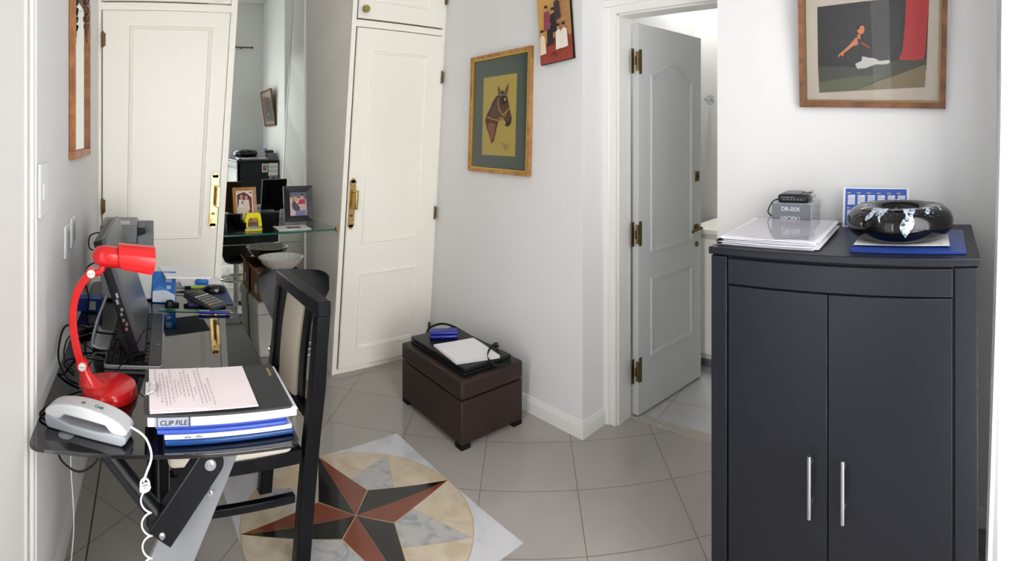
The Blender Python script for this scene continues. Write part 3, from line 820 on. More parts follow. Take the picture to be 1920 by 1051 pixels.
fam = thing('photo_block', 'tilted block-mounted group photo of people on red ground high beside the horse picture', 'photo', (0, 0, 0))
fam.matrix_world = T(XE - .012, 1.820, 1.865, -pi / 2 - .02, 0, 0) @ Matrix.Rotation(-.085, 4, 'Y')
b = MB(); b.box(-.115, .115, 0.0, .016, 0, .46); b.build('block', RUBBER, fam, bevel=.001)
P_ = Matrix(((1, 0, 0, 0), (0, 0, -1, -.0005), (0, 1, 0, 0), (0, 0, 0, 1)))
tan_, rd, bk = flat(196, 150, 84), flat(150, 62, 46), flat(34, 28, 32)
pe = [(tan_, rect(-.114, .114, .001, .459)), (flat(176, 130, 84), [(0, .12), (.114, .12), (.114, .459), (.02, .459)]), (rd, [(-.114, .001), (.114, .001), (.114, .12), (.03, .14), (-.114, .09)])]
for i in range(9):
    for j in range(4):
        zz = .16 + .034 * i; xx = .02 + .025 * j + (.012 if i % 2 else 0)
        if xx + .02 < .114: pe.append((flat(132, 92, 58), wline([(xx, zz), (xx + .019, zz + .004)], .0016)))
for (x, z, c1, c2) in ((-.085, .10, flat(226, 208, 180), flat(206, 150, 110)), (-.03, .14, bk, flat(190, 130, 96)), (.03, .11, flat(232, 226, 214), flat(200, 140, 100)), (.0, .20, bk, flat(196, 140, 104)), (-.045, .22, flat(140, 60, 84), flat(196, 140, 104)), (.07, .11, flat(228, 220, 206), flat(190, 120, 80)), (.03, .26, flat(60, 46, 50), flat(196, 140, 104))):
    pe.append((c1, [(x - .022, z - .05), (x + .024, z - .045), (x + .02, z + .04), (x + .004, z + .055), (x - .016, z + .045)])); pe.append((c2, ell(x, z + .065, .011, .014))); pe.append((bk, ell(x, z + .074, .012, .008)))
pe.append((bk, wline([(-.1, .40), (-.06, .42)], .003))); pe.append((bk, wline([(-.1, .38), (-.07, .395)], .003))); pe.append((flat(110, 30, 34), wline([(-.03, .03), (.0, .05), (.02, .025)], .004)))
art('print', fam, P_, pe, step=.0002)

bal = thing('framed_picture', 'wood-framed photo of a seated ballet dancer beside a red curtain, above the dark cabinet', 'picture', (0, 0, 0))
W_, H_ = .565, .50
bal.matrix_world = T(XE - .008, .288, 1.600, -pi / 2, .13, 0) @ Matrix.Rotation(.02, 4, 'Y')


def BP(x, y):  # study zoom pixels (230..1260, 0..800) -> frame local
    return (-.245 + (x - 225) / (1255 - 225) * .49, .028 + (800 - y) / 800 * .395)


def bpoly(p): return [BP(x, y) for x, y in p]


mt, dkk, gr1, gr2, rc, sk = flat(184, 172, 156, .3), flat(10, 10, 12, .3), flat(52, 54, 40, .3), flat(116, 102, 68, .3), flat(170, 18, 24, .3), flat(200, 116, 62, .3)
wt = flat(190, 190, 182, .3)
layers = [(mt, rect(-.262, .262, .018, .482)), (dkk, bpoly([(300, 85), (300, 560), (1175, 560), (1190, 8)])), (flat(24, 25, 30, .3), bpoly([(850, 35), (830, 480), (960, 470), (1005, 25)])),
          (gr1, bpoly([(300, 540), (310, 745), (1165, 695), (1175, 470), (900, 500), (600, 545)])), (gr2, bpoly([(600, 725), (1165, 695), (1172, 520), (900, 620)])), (flat(78, 84, 52, .3), bpoly([(312, 745), (312, 660), (600, 620), (850, 600), (620, 725)])),
          (rc, bpoly([(1010, 22), (1190, 8), (1165, 450), (1150, 480), (1080, 492), (955, 488), (985, 420), (1000, 250)]))]
for k in range(5): layers.append((flat(158, 26, 32, .3), wline(bpoly([(1030 + 32 * k, 40), (1035 + 30 * k, 200 + 20 * (k % 3)), (1015 + 32 * k, 470)]), .0016)))
layers += [(wt, bpoly([(608, 520), (640, 500), (740, 475), (770, 480), (800, 500), (880, 490), (890, 510), (850, 525), (770, 525), (690, 555), (625, 558)])), (wt, bpoly([(655, 462), (700, 470), (740, 480), (720, 495), (665, 500)])),
           (dkk, bpoly([(590, 375), (640, 365), (665, 470), (655, 500), (610, 520), (520, 545), (535, 520), (590, 500)])), (sk, bpoly([(615, 322), (640, 330), (650, 360), (630, 385), (600, 380), (560, 410), (515, 440), (510, 468), (495, 450), (465, 475), (480, 445), (520, 415), (570, 370)])),
           (sk, bpoly([(628, 300), (650, 300), (652, 335), (625, 330)])), (sk, ell(*BP(655, 262), .014, .018)), (flat(40, 28, 24), bpoly([(625, 262), (632, 230), (655, 218), (675, 228), (650, 238), (640, 262)])), (flat(150, 74, 50), bpoly([(640, 345), (690, 365), (730, 395), (728, 410), (680, 380), (640, 365)])), (dkk, bpoly([(628, 322), (655, 345), (660, 420), (600, 430), (605, 385), (632, 375)]))]
picture_frame(bal, W_, H_, .022, .020, FRAMEDARK, layers, inner_lip=(.006, OLDBRASS))
b = MB(); b.box(-.258, .258, -.0155, -.0150, .022, .478); b.build('glazing', CLEAR, bal)

mf = thing('framed_mirror', 'tall wood-framed mirror on the left wall above the desk', 'mirror', (0, 0, 0))
ym = 2.27; mf.matrix_world = T(LWX(ym) + .002, ym, 1.40, pi / 2 - .095, 0, 0)
b = MB(); w_, h_, bw = .47, .70, .032
for (x0, x1, z0, z1) in ((-w_ / 2, w_ / 2, 0, bw), (-w_ / 2, w_ / 2, h_ - bw, h_), (-w_ / 2, -w_ / 2 + bw, bw, h_ - bw), (w_ / 2 - bw, w_ / 2, bw, h_ - bw)): b.box(x0, x1, -.022, 0, z0, z1)
b.build('frame', wood('oak_frame_wood', rgb(150, 92, 50), rgb(184, 124, 78), .4, (5, 5, 5)), mf, bevel=.002)
b = MB(); b.box(-w_ / 2 + bw, w_ / 2 - bw, -.008, -.002, bw, h_ - bw); b.build('mirror_glass', MIRROR, mf)
orn = thing('hanging_ornament', 'brown dried flower charm hanging from the top of the framed mirror', 'ornament', (LWX(2.28) + .034, 2.28, 1.90), 0)
b = MB(); TWIG = wood('dried_husk', rgb(70, 48, 38), rgb(128, 98, 84), .7, (20, 20, 20))
for (z, r, l) in ((.20, .016, .05), (.16, .020, .04), (.12, .014, .05), (.085, .018, .035), (.05, .010, .04)):
    for k in range(4):
        a = k * pi / 2 + z * 20; b.tube(spline([(0, 0, z), (.006 * cos(a), .009 * sin(a), z + l * .3), (r * .5 * cos(a), r * .8 * sin(a), z - l * .3)], 4), [.006, .008, .009, .009, .008, .008, .006, .004, .002], 8)
b.tube([(0, 0, .30), (0, 0, .04)], .003, 8)
for s in (-1, 1): b.tube(spline([(0, 0, .05), (.0, s * .006, .02), (.002, s * .012, -.012)], 4), [.005] * 5 + [.003] * 4, 8)
b.build('husks', TWIG, orn)


def wallplate(y, z, w_, h_, label, kind):
    o = thing('light_switch' if kind == 0 else 'wall_socket', label, 'switch' if kind == 0 else 'socket', (0, 0, 0), 0, None if kind == 0 else 'wall sockets above the desk')
    o.matrix_world = T(LWX(y) + .001, y, z, pi / 2 - .095)
    b = MB(); b.box(-w_ / 2, w_ / 2, -.010, 0, -h_ / 2, h_ / 2); b.build('cover_plate', WHITEPL, o, bevel=.003)
    b = MB()
    if kind == 0: b.box(-w_ * .22, w_ * .22, -.014, -.009, -h_ * .18, h_ * .12)
    else:
        b.box(-w_ * .33, w_ * .33, -.013, -.009, -h_ * .33, h_ * .33)
    b.build('rocker' if kind < 2 else 'socket_face', GREYPL if kind else WHITEPL, o, bevel=.002)
    if kind == 2:
        b = MB()
        for dx, dz in ((-.01, 0), (.01, 0)): b.cyl((dx, -.0135, dz), (dx, -.012, dz), .003, 10)
        b.build('socket_holes', RUBBER, o)


wallplate(1.56, 1.335, .105, .155, 'tall white light switch plate on the left wall beside the door casing', 0)
wallplate(1.96, 1.105, .085, .115, 'white switched wall socket nearer the camera of the low pair above the desk', 1)
wallplate(2.09, 1.115, .085, .115, 'white wall socket further from the camera of the low pair above the desk', 2)

# side room contents
hk = thing('robe_hook', 'chrome robe hook on the far wall of the side room', 'hook', (3.50, 1.665, 1.745), pi / 2)
b = MB(); R90 = Matrix.Rotation(-pi / 2, 3, 'X')
b.M = T(0, 0, 0, pi, 0); b.M = Matrix.Identity(4)
b.lathe([(.001, -.03), (.014, -.028), (.030, -.01), (.034, 0), (.001, .0)], 24, (0, .001, 0), rot=Matrix.Rotation(-pi / 2, 3, 'X')); b.build('hook_base', CHROME, hk)
b = MB(); b.cyl((0, .02, 0), (0, .07, 0), .008, 12); b.lathe([(.001, -.014), (.012, -.009), (.016, 0), (.012, .009), (.001, .014)], 16, (0, .075, 0)); b.build('hook_knob', CHROME, hk)
sc = thing('white_cabinet', 'low white cabinet in the side room seen past the open door', 'cabinet', (3.22, 1.42, 0))
b = MB(); b.box(-.15, .26, -.22, .18, .06, .86); b.build('body', PLINTH, sc, bevel=.003)
b = MB(); b.box(-.17, .27, -.24, .20, .86, .89); b.build('top', LACQ, sc, bevel=.004)
b = MB(); b.box(-.17, -.152, -.20, .16, .10, .83); b.cyl((-.178, .0, .5), (-.178, .0, .62), .005, 10); b.build('cabinet_door', LACQ, sc, bevel=.002)
b = MB(); b.box(-.13, .26, -.20, .16, 0, .06); b.build('plinth', MIDGREY, sc)
b = MB(); b.box(3.488, 3.5, -.1, 1.8, 0, .08); b.box(2.36, 3.5, 1.788, 1.80, 0, .08); struct(b.build('baseboard_side_room', TRIM, bevel=.002))

# ------------------------------------------------------------------ curtain
ct = thing('curtain', 'white sheer curtain over the bright window at the right edge', 'curtain', (0, 0, 0))
cm = bpy.data.materials.new('sheer_cotton'); cm.use_nodes = True; nt = cm.node_tree; pb = nt.nodes['Principled BSDF']
pb.inputs['Base Color'].default_value = (.92, .93, .95, 1); pb.inputs['Roughness'].default_value = .9
tr = nt.nodes.new('ShaderNodeBsdfTranslucent'); tr.inputs[0].default_value = (.95, .96, .98, 1)
wv_ = nt.nodes.new('ShaderNodeTexWave'); wv_.inputs['Scale'].default_value = 160; wv_.inputs['Distortion'].default_value = .4
bp_ = nt.nodes.new('ShaderNodeBump'); bp_.inputs['Strength'].default_value = .12; bp_.inputs['Distance'].default_value = .001
nt.links.new(wv_.outputs['Fac'], bp_.inputs['Height']); nt.links.new(bp_.outputs[0], pb.inputs['Normal'])
mx_ = nt.nodes.new('ShaderNodeMixShader'); mx_.inputs[0].default_value = .7
nt.links.new(pb.outputs[0], mx_.inputs[1]); nt.links.new(tr.outputs[0], mx_.inputs[2]); tp_ = nt.nodes.new('ShaderNodeBsdfTransparent'); m2_ = nt.nodes.new('ShaderNodeMixShader'); m2_.inputs[0].default_value = .65
nt.links.new(mx_.outputs[0], m2_.inputs[1]); nt.links.new(tp_.outputs[0], m2_.inputs[2]); nt.links.new(m2_.outputs[0], nt.nodes['Material Output'].inputs[0])


def cur(u, v):
    x = .22 + 1.30 * u + .0 * v; z = 2.70 - 2.66 * v
    y = -.163 + .018 * sin(u * 75) * (.5 + .5 * v) + .010 * sin(u * 31 + 2 * v) + .058 * v ** 1.5 * max(0, (u - .75) / .25)
    return (x, y, z)


b = MB(); b.surf(cur, 220, 14, .0012); b.build('curtain_panel', cm, ct)
rd_ = thing('curtain_rod', 'thin metal curtain rod above the window, seen in the niche mirror', 'curtain rod', (0, 0, 0))
b = MB(); b.cyl((.1, -.15, 2.74), (1.86, -.15, 2.74), .010, 14); b.build('rod', OLDBRASS, rd_)
for x in (.1, 1.86):
    b = MB(); b.lathe([(.001, -.02), (.014, -.012), (.018, 0), (.012, .014), (.001, .02)], 14, (x, -.15, 2.74), rot=Matrix.Rotation(pi / 2, 3, 'Y')); b.build('finial', OLDBRASS, rd_)
for x in (.2, 1.7):
    b = MB(); b.box(x - .008, x + .008, -.19, -.15, 2.72, 2.735); b.build('bracket', OLDBRASS, rd_)

# ------------------------------------------------------------------ dark cabinet
CT = 1.155
cx0, cx1, cy0, cy1 = 1.475, 2.022, -.092, .705
ca = thing('cabinet', 'tall charcoal two-door cabinet with long steel handles', 'cabinet', (cx0, (cy0 + cy1) / 2, 0), 0)
hw = (cy1 - cy0) / 2; dp = cx1 - cx0
b = MB(); b.box(.012, dp, -hw + .006, hw - .006, .0, CT - .024)
b.box(0, .04, hw - .058, hw - .006, 0, CT - .026); b.box(0, .04, -hw + .006, -hw + .072, 0, CT - .026); b.build('carcass', CABINET, ca, bevel=.003)
b = MB(); b.box(-.006, dp + .003, -hw, hw, CT - .022, CT); b.build('cabinet_top', CABINET, ca, bevel=.003)
b = MB(); b.box(-.002, .013, -hw + .076, hw - .062, CT - .108, CT - .030); b.build('top_rail', CABINET, ca, bevel=.003)
ysplit = .336 - (cy0 + cy1) / 2 
for (a, c, hy) in ((ysplit + .0015, hw - .064, ysplit + .045), (-hw + .078, ysplit - .0015, ysplit - .050)):
    b = MB(); b.box(-.001, .013, a, c, .05, CT - .112); d = b.build('cabinet_door', CABINET, ca, bevel=.002)
    b = MB(); b.cyl((-.036, hy, .425), (-.036, hy, .600), .006, 16)
    for z in (.455, .570): b.cyl((-.036, hy, z), (-.001, hy, z), .0045, 12)
    b.build('handle', STEEL, d)
# things pinned to its side
sd = cy1 + .001


def pinned(name, label, x0, x1, z0, z1, layers, cat='photo', base=PAPER):
    o = thing(name, label, cat, ((x0 + x1) / 2, cy1 - .004, z0), 0, 'cards pinned to the cabinet side'); w_ = x1 - x0; h_ = z1 - z0
    b = MB(); b.box(-w_ / 2, w_ / 2, 0, .002, 0, h_); b.build('card', base, o)
    P = Matrix(((-1, 0, 0, 0), (0, 0, 1, .0023), (0, 1, 0, 0), (0, 0, 0, 1)))
    art('print', o, P, layers); return o


pinned('pinned_photo', 'small portrait photo pinned to the cabinet side, seen in the mirror', 1.80, 1.875, 1.00, 1.11, [(flat(200, 180, 160), rect(-.03, .03, .012, .098)), (flat(120, 50, 60), ell(0, .055, .02, .032)), (skin, ell(0, .06, .012, .016))])
o = pinned('pinned_card', 'white card with two rows of dark lettering pinned to the cabinet side', 1.885, 2.015, .955, 1.115, [(flat(238, 238, 236), rect(-.06, .06, .004, .156))], 'card')
for z in (.112, .058): text('1 2 3 0 4', .036, BLACKINK, o, Matrix.Translation((0, .0036, z)) @ Matrix(((-1, 0, 0, 0), (0, 0, 1, 0), (0, 1, 0, 0), (0, 0, 0, 1))), 'lettering')
pinned('pinned_photo', 'bluish close-up face photo pinned below the lettered card on the cabinet side', 1.90, 2.01, .84, .945, [(flat(110, 140, 160), rect(-.052, .052, .003, .102)), (flat(198, 160, 150), ell(0, .055, .03, .038)), (flat(80, 60, 60), ell(0, .085, .03, .014))])

# on the cabinet
ps = thing('paper_stack', 'untidy stack of white papers in a clear sleeve at the left of the cabinet top', 'papers', (1.700, .535, CT + .001), .02)
b = MB(); random.seed(3)
for i in range(14):
    b.M = T(random.uniform(-.010, .010), random.uniform(-.012, .012), .0017 * i, random.uniform(-.035, .035))
    w2, d2 = random.uniform(.140, .152), random.uniform(.175, .19)
    b.surf(lambda u, v, w2=w2, d2=d2, i=i: (-d2 + 2 * d2 * u, -w2 + 2 * w2 * v, .0012 + .006 * (u ** 3) * (i / 14) + .004 * sin(3 * v + i) * (i / 14) * v), 8, 8, .0012)
b.build('sheets', mat('sheet_paper', rgb(238, 237, 243), .6, var=.02), ps)
b = MB(); b.surf(lambda u, v: (-.187 + .37 * u, -.145 + .29 * v, .028 + .008 * u ** 3 + .002 * sin(9 * v)), 8, 8, .0006); b.build('clear_sleeve', thin_glass('clear_sleeve', (.98, .98, .99), .05, 1.35), ps)
b = MB(); b.tube(spline([(-.165, .150, .004), (-.19, .158, .010), (-.185, .15, .016), (-.15, .152, .012)]), .006, 8); b.build('binder_clip', RUBBER, ps)
bx = thing('recorder_box', 'grey and white cardboard box of an audio recorder behind the papers', 'box', (1.935, .56, CT + .001), 0)
BXG = mat('grey_printed_card', rgb(112, 118, 126), .45, var=.02); BXW = mat('pale_printed_card', rgb(200, 203, 208), .45, var=.02)
b = MB(); b.box(-.075, .075, -.073, .073, 0, .088, 0); b.box(-.074, .0752, -.0732, .072, .001, .0885, 1); b.box(-.0755, -.0745, -.072, .0725, .0005, .0875, 0); b.build('box_body', [BXG, BXW], bx)
fm_ = Matrix(((0, 0, -1, -.0758), (-1, 0, 0, 0), (0, 1, 0, 0), (0, 0, 0, 1)))
WINK = mat('white_ink', rgb(235, 236, 238), .5)
text('DR-05X', .021, WINK, bx, Matrix.Translation((0, .002, .068)) @ fm_); text('TASCAM', .020, WINK, bx, Matrix.Translation((0, .002, .036)) @ fm_ @ Matrix.Rotation(pi, 4, 'Z'))
for s in (-1, 1): b = MB(); b.M = Matrix.Translation((0, 0, .040)) @ fm_ @ Matrix.Rotation(s * .75, 4, 'Z'); b.box(-.002 + s * .056, .032 * 1 + s * .056 - .028, -.0003, .0003, 0, .0004); b.build('crease', BXW, bx)
b = MB()
for i in range(9):
    for j in range(3): b.box(-.05 + j * .04, -.05 + j * .04 + .02 + .012 * ((i * 7 + j) % 3) / 2, -.0737, -.0731, .012 + .008 * i, .0145 + .008 * i)
b.build('fine_print', MIDGREY, bx)
rcd = thing('audio_recorder', 'small black handheld audio recorder lying on the grey recorder box', 'audio recorder', (1.925, .556, CT + .091), .08)
b = MB(); b.box(-.055, .06, -.052, .062, .0, .030); b.build('recorder_body', DARKPL, rcd, bevel=.008, seg=3)
b = MB(); b.box(-.045, .05, -.02, .045, .0295, .0345); b.build('face_plate', MIDGREY, rcd, bevel=.003)
b = MB(); b.cyl((-.02, -.05, .02), (.03, -.058, .02), .010, 14); b.cyl((.02, -.05, .028), (.04, -.05, .034), .008, 12); b.build('microphone', STEEL, rcd)
b = MB()
for i in range(6): b.box(-.0563, -.0548, -.03 + .013 * i, -.024 + .013 * i, .010, .014)
b.box(-.0563, -.0548, .0, .05, .019, .0215); b.build('fine_print', MIDGREY, rcd)
b = MB(); b.tube(spline([(-.03, .062, .012), (-.04, .085, .0), (-.05, .10, -.035), (-.045, .085, -.05), (-.03, .082, -.03), (-.03, .088, -.002), (-.02, .062, .010)]), .0022, 8); b.build('wrist_strap', RUBBER, rcd)

cal = thing('desk_calendar', 'blue desk calendar with white month grids standing behind the black bowl', 'calendar', (1.93, .262, CT + .001), -pi / 2, rx=0)
b = MB(); b.M = T(0, 0, 0, 0, -.18); b.box(-.122, .122, 0, .002, 0, .145); b.M = T(0, .052, 0, 0, .18); b.box(-.122, .122, -.002, 0, 0, .142); b.build('card_stand', PAPER, cal)
P = T(0, 0, 0, 0, -.18) @ Matrix(((1, 0, 0, 0), (0, 0, -1, -.0006), (0, 1, 0, 0), (0, 0, 0, 1)))
CB = flat(22, 78, 178, .4); WH = flat(232, 236, 242, .4)
ly = [(CB, rect(-.114, .114, .004, .141))]
for r_ in range(2):
    for c_ in range(6):
        x0 = -.108 + .0372 * c_; z1 = .118 - .056 * r_
        ly.append((WH, rect(x0 + .003, x0 + .030, z1 - .036, z1)))
        ly.append((flat(206, 200, 60, .4), rect(x0, x0 + .014, z1 + .006, z1 + .009)))
art('print', cal, P, ly, step=.0001)
for r_ in range(2):
    for c_ in range(6):
        b = MB(P); x0 = -.108 + .0372 * c_; z1 = .118 - .056 * r_
        for i in range(5):
            for j in range(7):
                if (i == 0 and j > 3 + c_ % 3) or (i == 4 and j < 2): continue
                b.box(x0 + .0042 + .0036 * j, x0 + .0042 + .0036 * j + .0018, z1 - .0055 - .0072 * i, z1 - .003 - .0072 * i, .0038, .0040)
        b.build('month_grid', BLUEINK, cal)

fo = thing('document_folder', 'blue document folder lying under the black bowl on the cabinet', 'folder', (1.655, .117, CT + .001), .0)
b = MB(); b.box(-.135, .19, -.172, .165, 0, .0035); b.box(-.13, .19, -.165, .16, .0035, .006, 1); b.M = T(0, 0, .006, 0, .004, -.012); b.box(-.135, .19, -.172, .165, 0, .0035); b.build('covers', [mat('cobalt_cover', rgb(22, 56, 138), .3, var=.04), PAPER], fo, bevel=.0008)
pa = thing('paper_sheet', 'white sheet between the blue folder and the black bowl', 'paper', (1.67, .135, CT + .0145), 0.03)
b = MB(); b.box(-.105, .12, -.14, .145, 0, .0008); b.build('sheet', PAPER, pa)
b = MB()
for i in range(3): b.box(-.085 + .012 * i, -.083 + .012 * i, -.12, -.04, .0008, .0010)
b.build('printed_lines', BLACKINK, pa)
bb = thing('round_dish', 'large black glazed ring-shaped dish with white splashes on the cabinet', 'dish', (1.70, .150, CT + .017), 0)
ring = []
for i in range(25):
    t = -pi * .62 + (pi * 1.62) * i / 24; ring.append((.116 + .055 * cos(t), .052 + .050 * sin(t)))
prof = [(.001, .006), (.075, .006)] + ring + [(.062, .045), (.055, .030), (.03, .022), (.001, .020)]
GLZ = bpy.data.materials.new('black_glaze'); GLZ.use_nodes = True; nt = GLZ.node_tree; pb = nt.nodes['Principled BSDF']
pb.inputs['Roughness'].default_value = .06; pb.inputs['Base Color'].default_value = rgb(9, 9, 11) + (1,)
b = MB(); b.lathe(prof, 96); b.build('dish_body', GLZ, bb)
SPL = marble('splashed_glaze', rgb(176, 190, 206), rgb(30, 34, 44), 60, .15, (.50, .60))
b = MB(); random.seed(11)


def ringpt(th_, t, off=.0009):
    R_ = .116 + (.055 + off) * cos(t); return (R_ * cos(th_), R_ * sin(th_), .052 + (.050 + off) * sin(t))


def splash(th_, t0, t1, w0, w1, wig):
    n_ = 14; rows = []
    for i in range(n_ + 1):
        s_ = i / n_; t = t0 + (t1 - t0) * s_; wd = (w0 + (w1 - w0) * s_) * (.55 + .9 * abs(sin(s_ * 5 + wig))) * (1 - s_ ** 4)
        c_ = th_ + .06 * sin(s_ * 4 + wig)
        rows.append([ringpt(c_ + wd * (k / 4 - .5) * 2, t) for k in range(5)])
    v = [p for r in rows for p in r]
    b.add(v, [(i * 5 + j, i * 5 + j + 1, (i + 1) * 5 + j + 1, (i + 1) * 5 + j) for i in range(n_) for j in range(4)], 0, True)


for th_, t0, t1, w0, w1, wig in ((2.62, 1.75, .35, .07, .10, 0), (2.88, 1.8, .30, .09, .05, 2.2), (3.38, 1.7, -.55, .10, .11, 1.1), (3.42, 1.9, .9, .20, .12, .2), (3.85, 1.7, .8, .10, .07, .4), (2.3, 1.6, 1.0, .06, .05, 1.), (1.2, 1.7, .8, .1, .08, 0), (.2, 1.8, .4, .1, .1, 1), (5.2, 1.7, .6, .1, .1, 2), (4.3, 1.5, .9, .06, .04, 1)):
    b = MB(); splash(th_, t0, t1, w0, w1, wig); b.build('white_splash', SPL, bb)
b = MB()
for k in range(90):
    th_ = random.choice((2.5, 2.9, 3.4, 3.9, 3.2)) + random.gauss(0, .22); t = random.uniform(.5, 1.9); r_ = random.uniform(.004, .016)
    v = [ringpt(th_ + r_ * cos(a), t + r_ * 2.2 * sin(a), .0012) for a in [2 * pi * i / 7 for i in range(7)]]
    b.add(v, [tuple(range(7))], 0, True)
b.build('glaze_specks', SPL, bb)

# ------------------------------------------------------------------ ottoman and what lies on it
ot = thing('ottoman', 'dark brown leatherette storage ottoman against the horse picture wall', 'ottoman', (1.745, 2.262, 0), -.035)
hx, hy = .195, .285
b = MB(); b.box(-hx, hx, -hy, hy, .026, .232); b.build('body', LEATHER, ot, bevel=.008, seg=3)
b = MB(); b.surf(lambda u, v: (0, 0, 0), 1, 1) if 0 else None
b.box(-hx - .003, hx + .003, -hy - .003, hy + .003, .236, .330); b.build('lid', LEATHER, ot, bevel=.016, seg=4)
b = MB(); b.tube([(-hx - .0, -hy - .0, .234), (hx + .0, -hy - .0, .234), (hx + .0, hy + .0, .234), (-hx - .0, hy + .0, .234)], .0012, 8, closed=True); b.build('seam', LEATHER, ot)
for sx in (-1, 1):
    for sy in (-1, 1):
        b = MB(); b.box(sx * (hx - .03) - .028, sx * (hx - .03) + .028, sy * (hy - .03) - .028, sy * (hy - .03) + .028, 0, .028); b.build('foot', RUBBER, ot, bevel=.004)
OT = .331
pf = thing('leather_portfolio', 'black leather document bag lying on the brown ottoman', 'bag', (1.738, 2.262, OT), -.03)
b = MB(); b.box(-.148, .148, -.255, .255, 0, .016); b.build('bag_body', BLKLEATHER, pf, bevel=.006, seg=3)
b = MB(); b.M = T(0, 0, .0165, 0, 0, .012); b.box(-.150, .148, -.258, .250, .002, .020); b.build('bag_flap', BLKLEATHER, pf, bevel=.006, seg=3)
b = MB(); b.strip(spline([(.15, -.10, .03), (.135, -.17, .055), (.09, -.20, .085), (.03, -.22, .075), (-.0, -.25, .05), (.03, -.285, .018), (.12, -.29, .012)], 8), (0.3, .6, .5), .009, .003); b.build('carry_strap', BLKLEATHER, pf)
b = MB(); b.strip(spline([(-.05, .25, .03), (.0, .285, .045), (.08, .29, .05), (.14, .25, .035), (.155, .1, .02)], 8), (0, .2, 1), .006, .003); b.build('shoulder_strap', BLKLEATHER, pf)
pp = thing('paper_sheets', 'loose white papers lying across the black leather bag', 'papers', (1.715, 2.17, OT + .0385), 0)
b = MB(); q = [(1.620, 2.33), (1.58, 2.075), (1.80, 2.00), (1.845, 2.27)]
for i in range(3):
    o_ = .002 * i
    b.surf(lambda u, v, o_=o_: tuple((q[0][k] * (1 - u) * (1 - v) + q[1][k] * u * (1 - v) + q[2][k] * u * v + q[3][k] * (1 - u) * v) - (1.715, 2.17)[k] + o_ * 1.5 for k in (0, 1)) + (.0012 + o_ + .003 * sin(u * 3 + 1) * v + .002 * i * u,), 8, 8, .0008)
b.build('sheets', PAPER, pp)
gc = thing('glasses_case', 'bright blue glasses case on the black leather bag', 'glasses case', (1.735, 2.395, OT + .0395), -.55)
b = MB(); b.box(-.078, .078, -.03, .03, 0, .022); b.build('case_bottom', BLUEPL, gc, bevel=.010, seg=4)
b = MB(); b.box(-.078, .078, -.03, .03, .0235, .042); b.build('case_lid', BLUEPL, gc, bevel=.010, seg=4)

# ------------------------------------------------------------------ desk
DR = -radians(4.5); DZt = .75
dk_ = thing('desk', 'black glass-topped computer desk with crossed metal legs', 'desk', (-.197, 1.262, 0), DR)
b = MB(); b.prism(rrect(0, .655, 0, 1.45, .03, 6), DZt - .010, DZt); b.build('glass_top', BLACKGLASS, dk_, bevel=.002)
for yy, nm in ((.075, 0), (1.30, 1)):
    b = MB()
    # grey leg plate, runs from under the top down to the floor
    b.hexa([(.104, yy + .028, .0), (.228, yy + .028, .0), (.228, yy + .052, .0), (.104, yy + .052, .0), (.430, yy + .028, .736), (.540, yy + .028, .736), (.540, yy + .052, .736), (.430, yy + .052, .736)])
    b.build('leg', GREYMETAL, dk_, bevel=.003)['label'] = 'grey painted leg plate'
    b = MB(); b.M = Matrix.Translation((.440, yy, .690)) @ Matrix.Rotation(.60, 4, 'Y')
    b.M = b.M @ Matrix(((1, 0, 0, 0), (0, 0, 1, 0), (0, 1, 0, 0), (0, 0, 0, 1)))
    b.prism([(-.034, -.222), (.034, -.222)] + [(.034 * cos(a), .034 * sin(a)) for a in [pi * i / 10 for i in range(11)]], -.018, .026)
    b.build('brace_bar', BLKMETAL, dk_, bevel=.004)['label'] = 'black brace bar with rounded end'
    b = MB(); b.tube([(.140, yy + .04, .738), (.325, yy + .01, .535)], .022, 20); b.build('brace_tube', BLKMETAL, dk_)
    b = MB(); b.box(.05, .62, yy - .0, yy + .04, .725, .739); b.build('top_bracket', BLKMETAL, dk_, bevel=.003)
    for (bx_, bz_, rr, y_) in ((.440, .690, .014, yy - .018), (.512, .712, .009, yy + .028), (.445, .590, .008, yy + .028), (.322, .520, .008, yy - .014)):
        b = MB(); b.cyl((bx_, y_ - .001, bz_), (bx_, y_ - .005, bz_), rr, 20); b.cyl((bx_, y_ - .004, bz_), (bx_, y_ - .012, bz_), rr * .6, 6); b.build('bolt', STEEL, dk_)
b = MB(); b.cyl((.30, .10, .52), (.30, 1.30, .52), .018, 16); b.build('cross_bar', BLKMETAL, dk_)
for x, y in ((.085, .07), (.565, .09), (.09, 1.36), (.56, 1.36)):
    b = MB(); b.lathe([(.001, .0), (.020, 0), (.020, .0006), (.001, .0008)], 28, (x, y, DZt)); b.build('fixing_disc', STEEL, dk_)['label'] = 'round steel fixing disc glued in the glass'


def DL(x, y, z=0):  # desk-local to world
    return (-.197 + x * cos(DR) - y * sin(DR), 1.262 + x * sin(DR) + y * cos(DR), z)


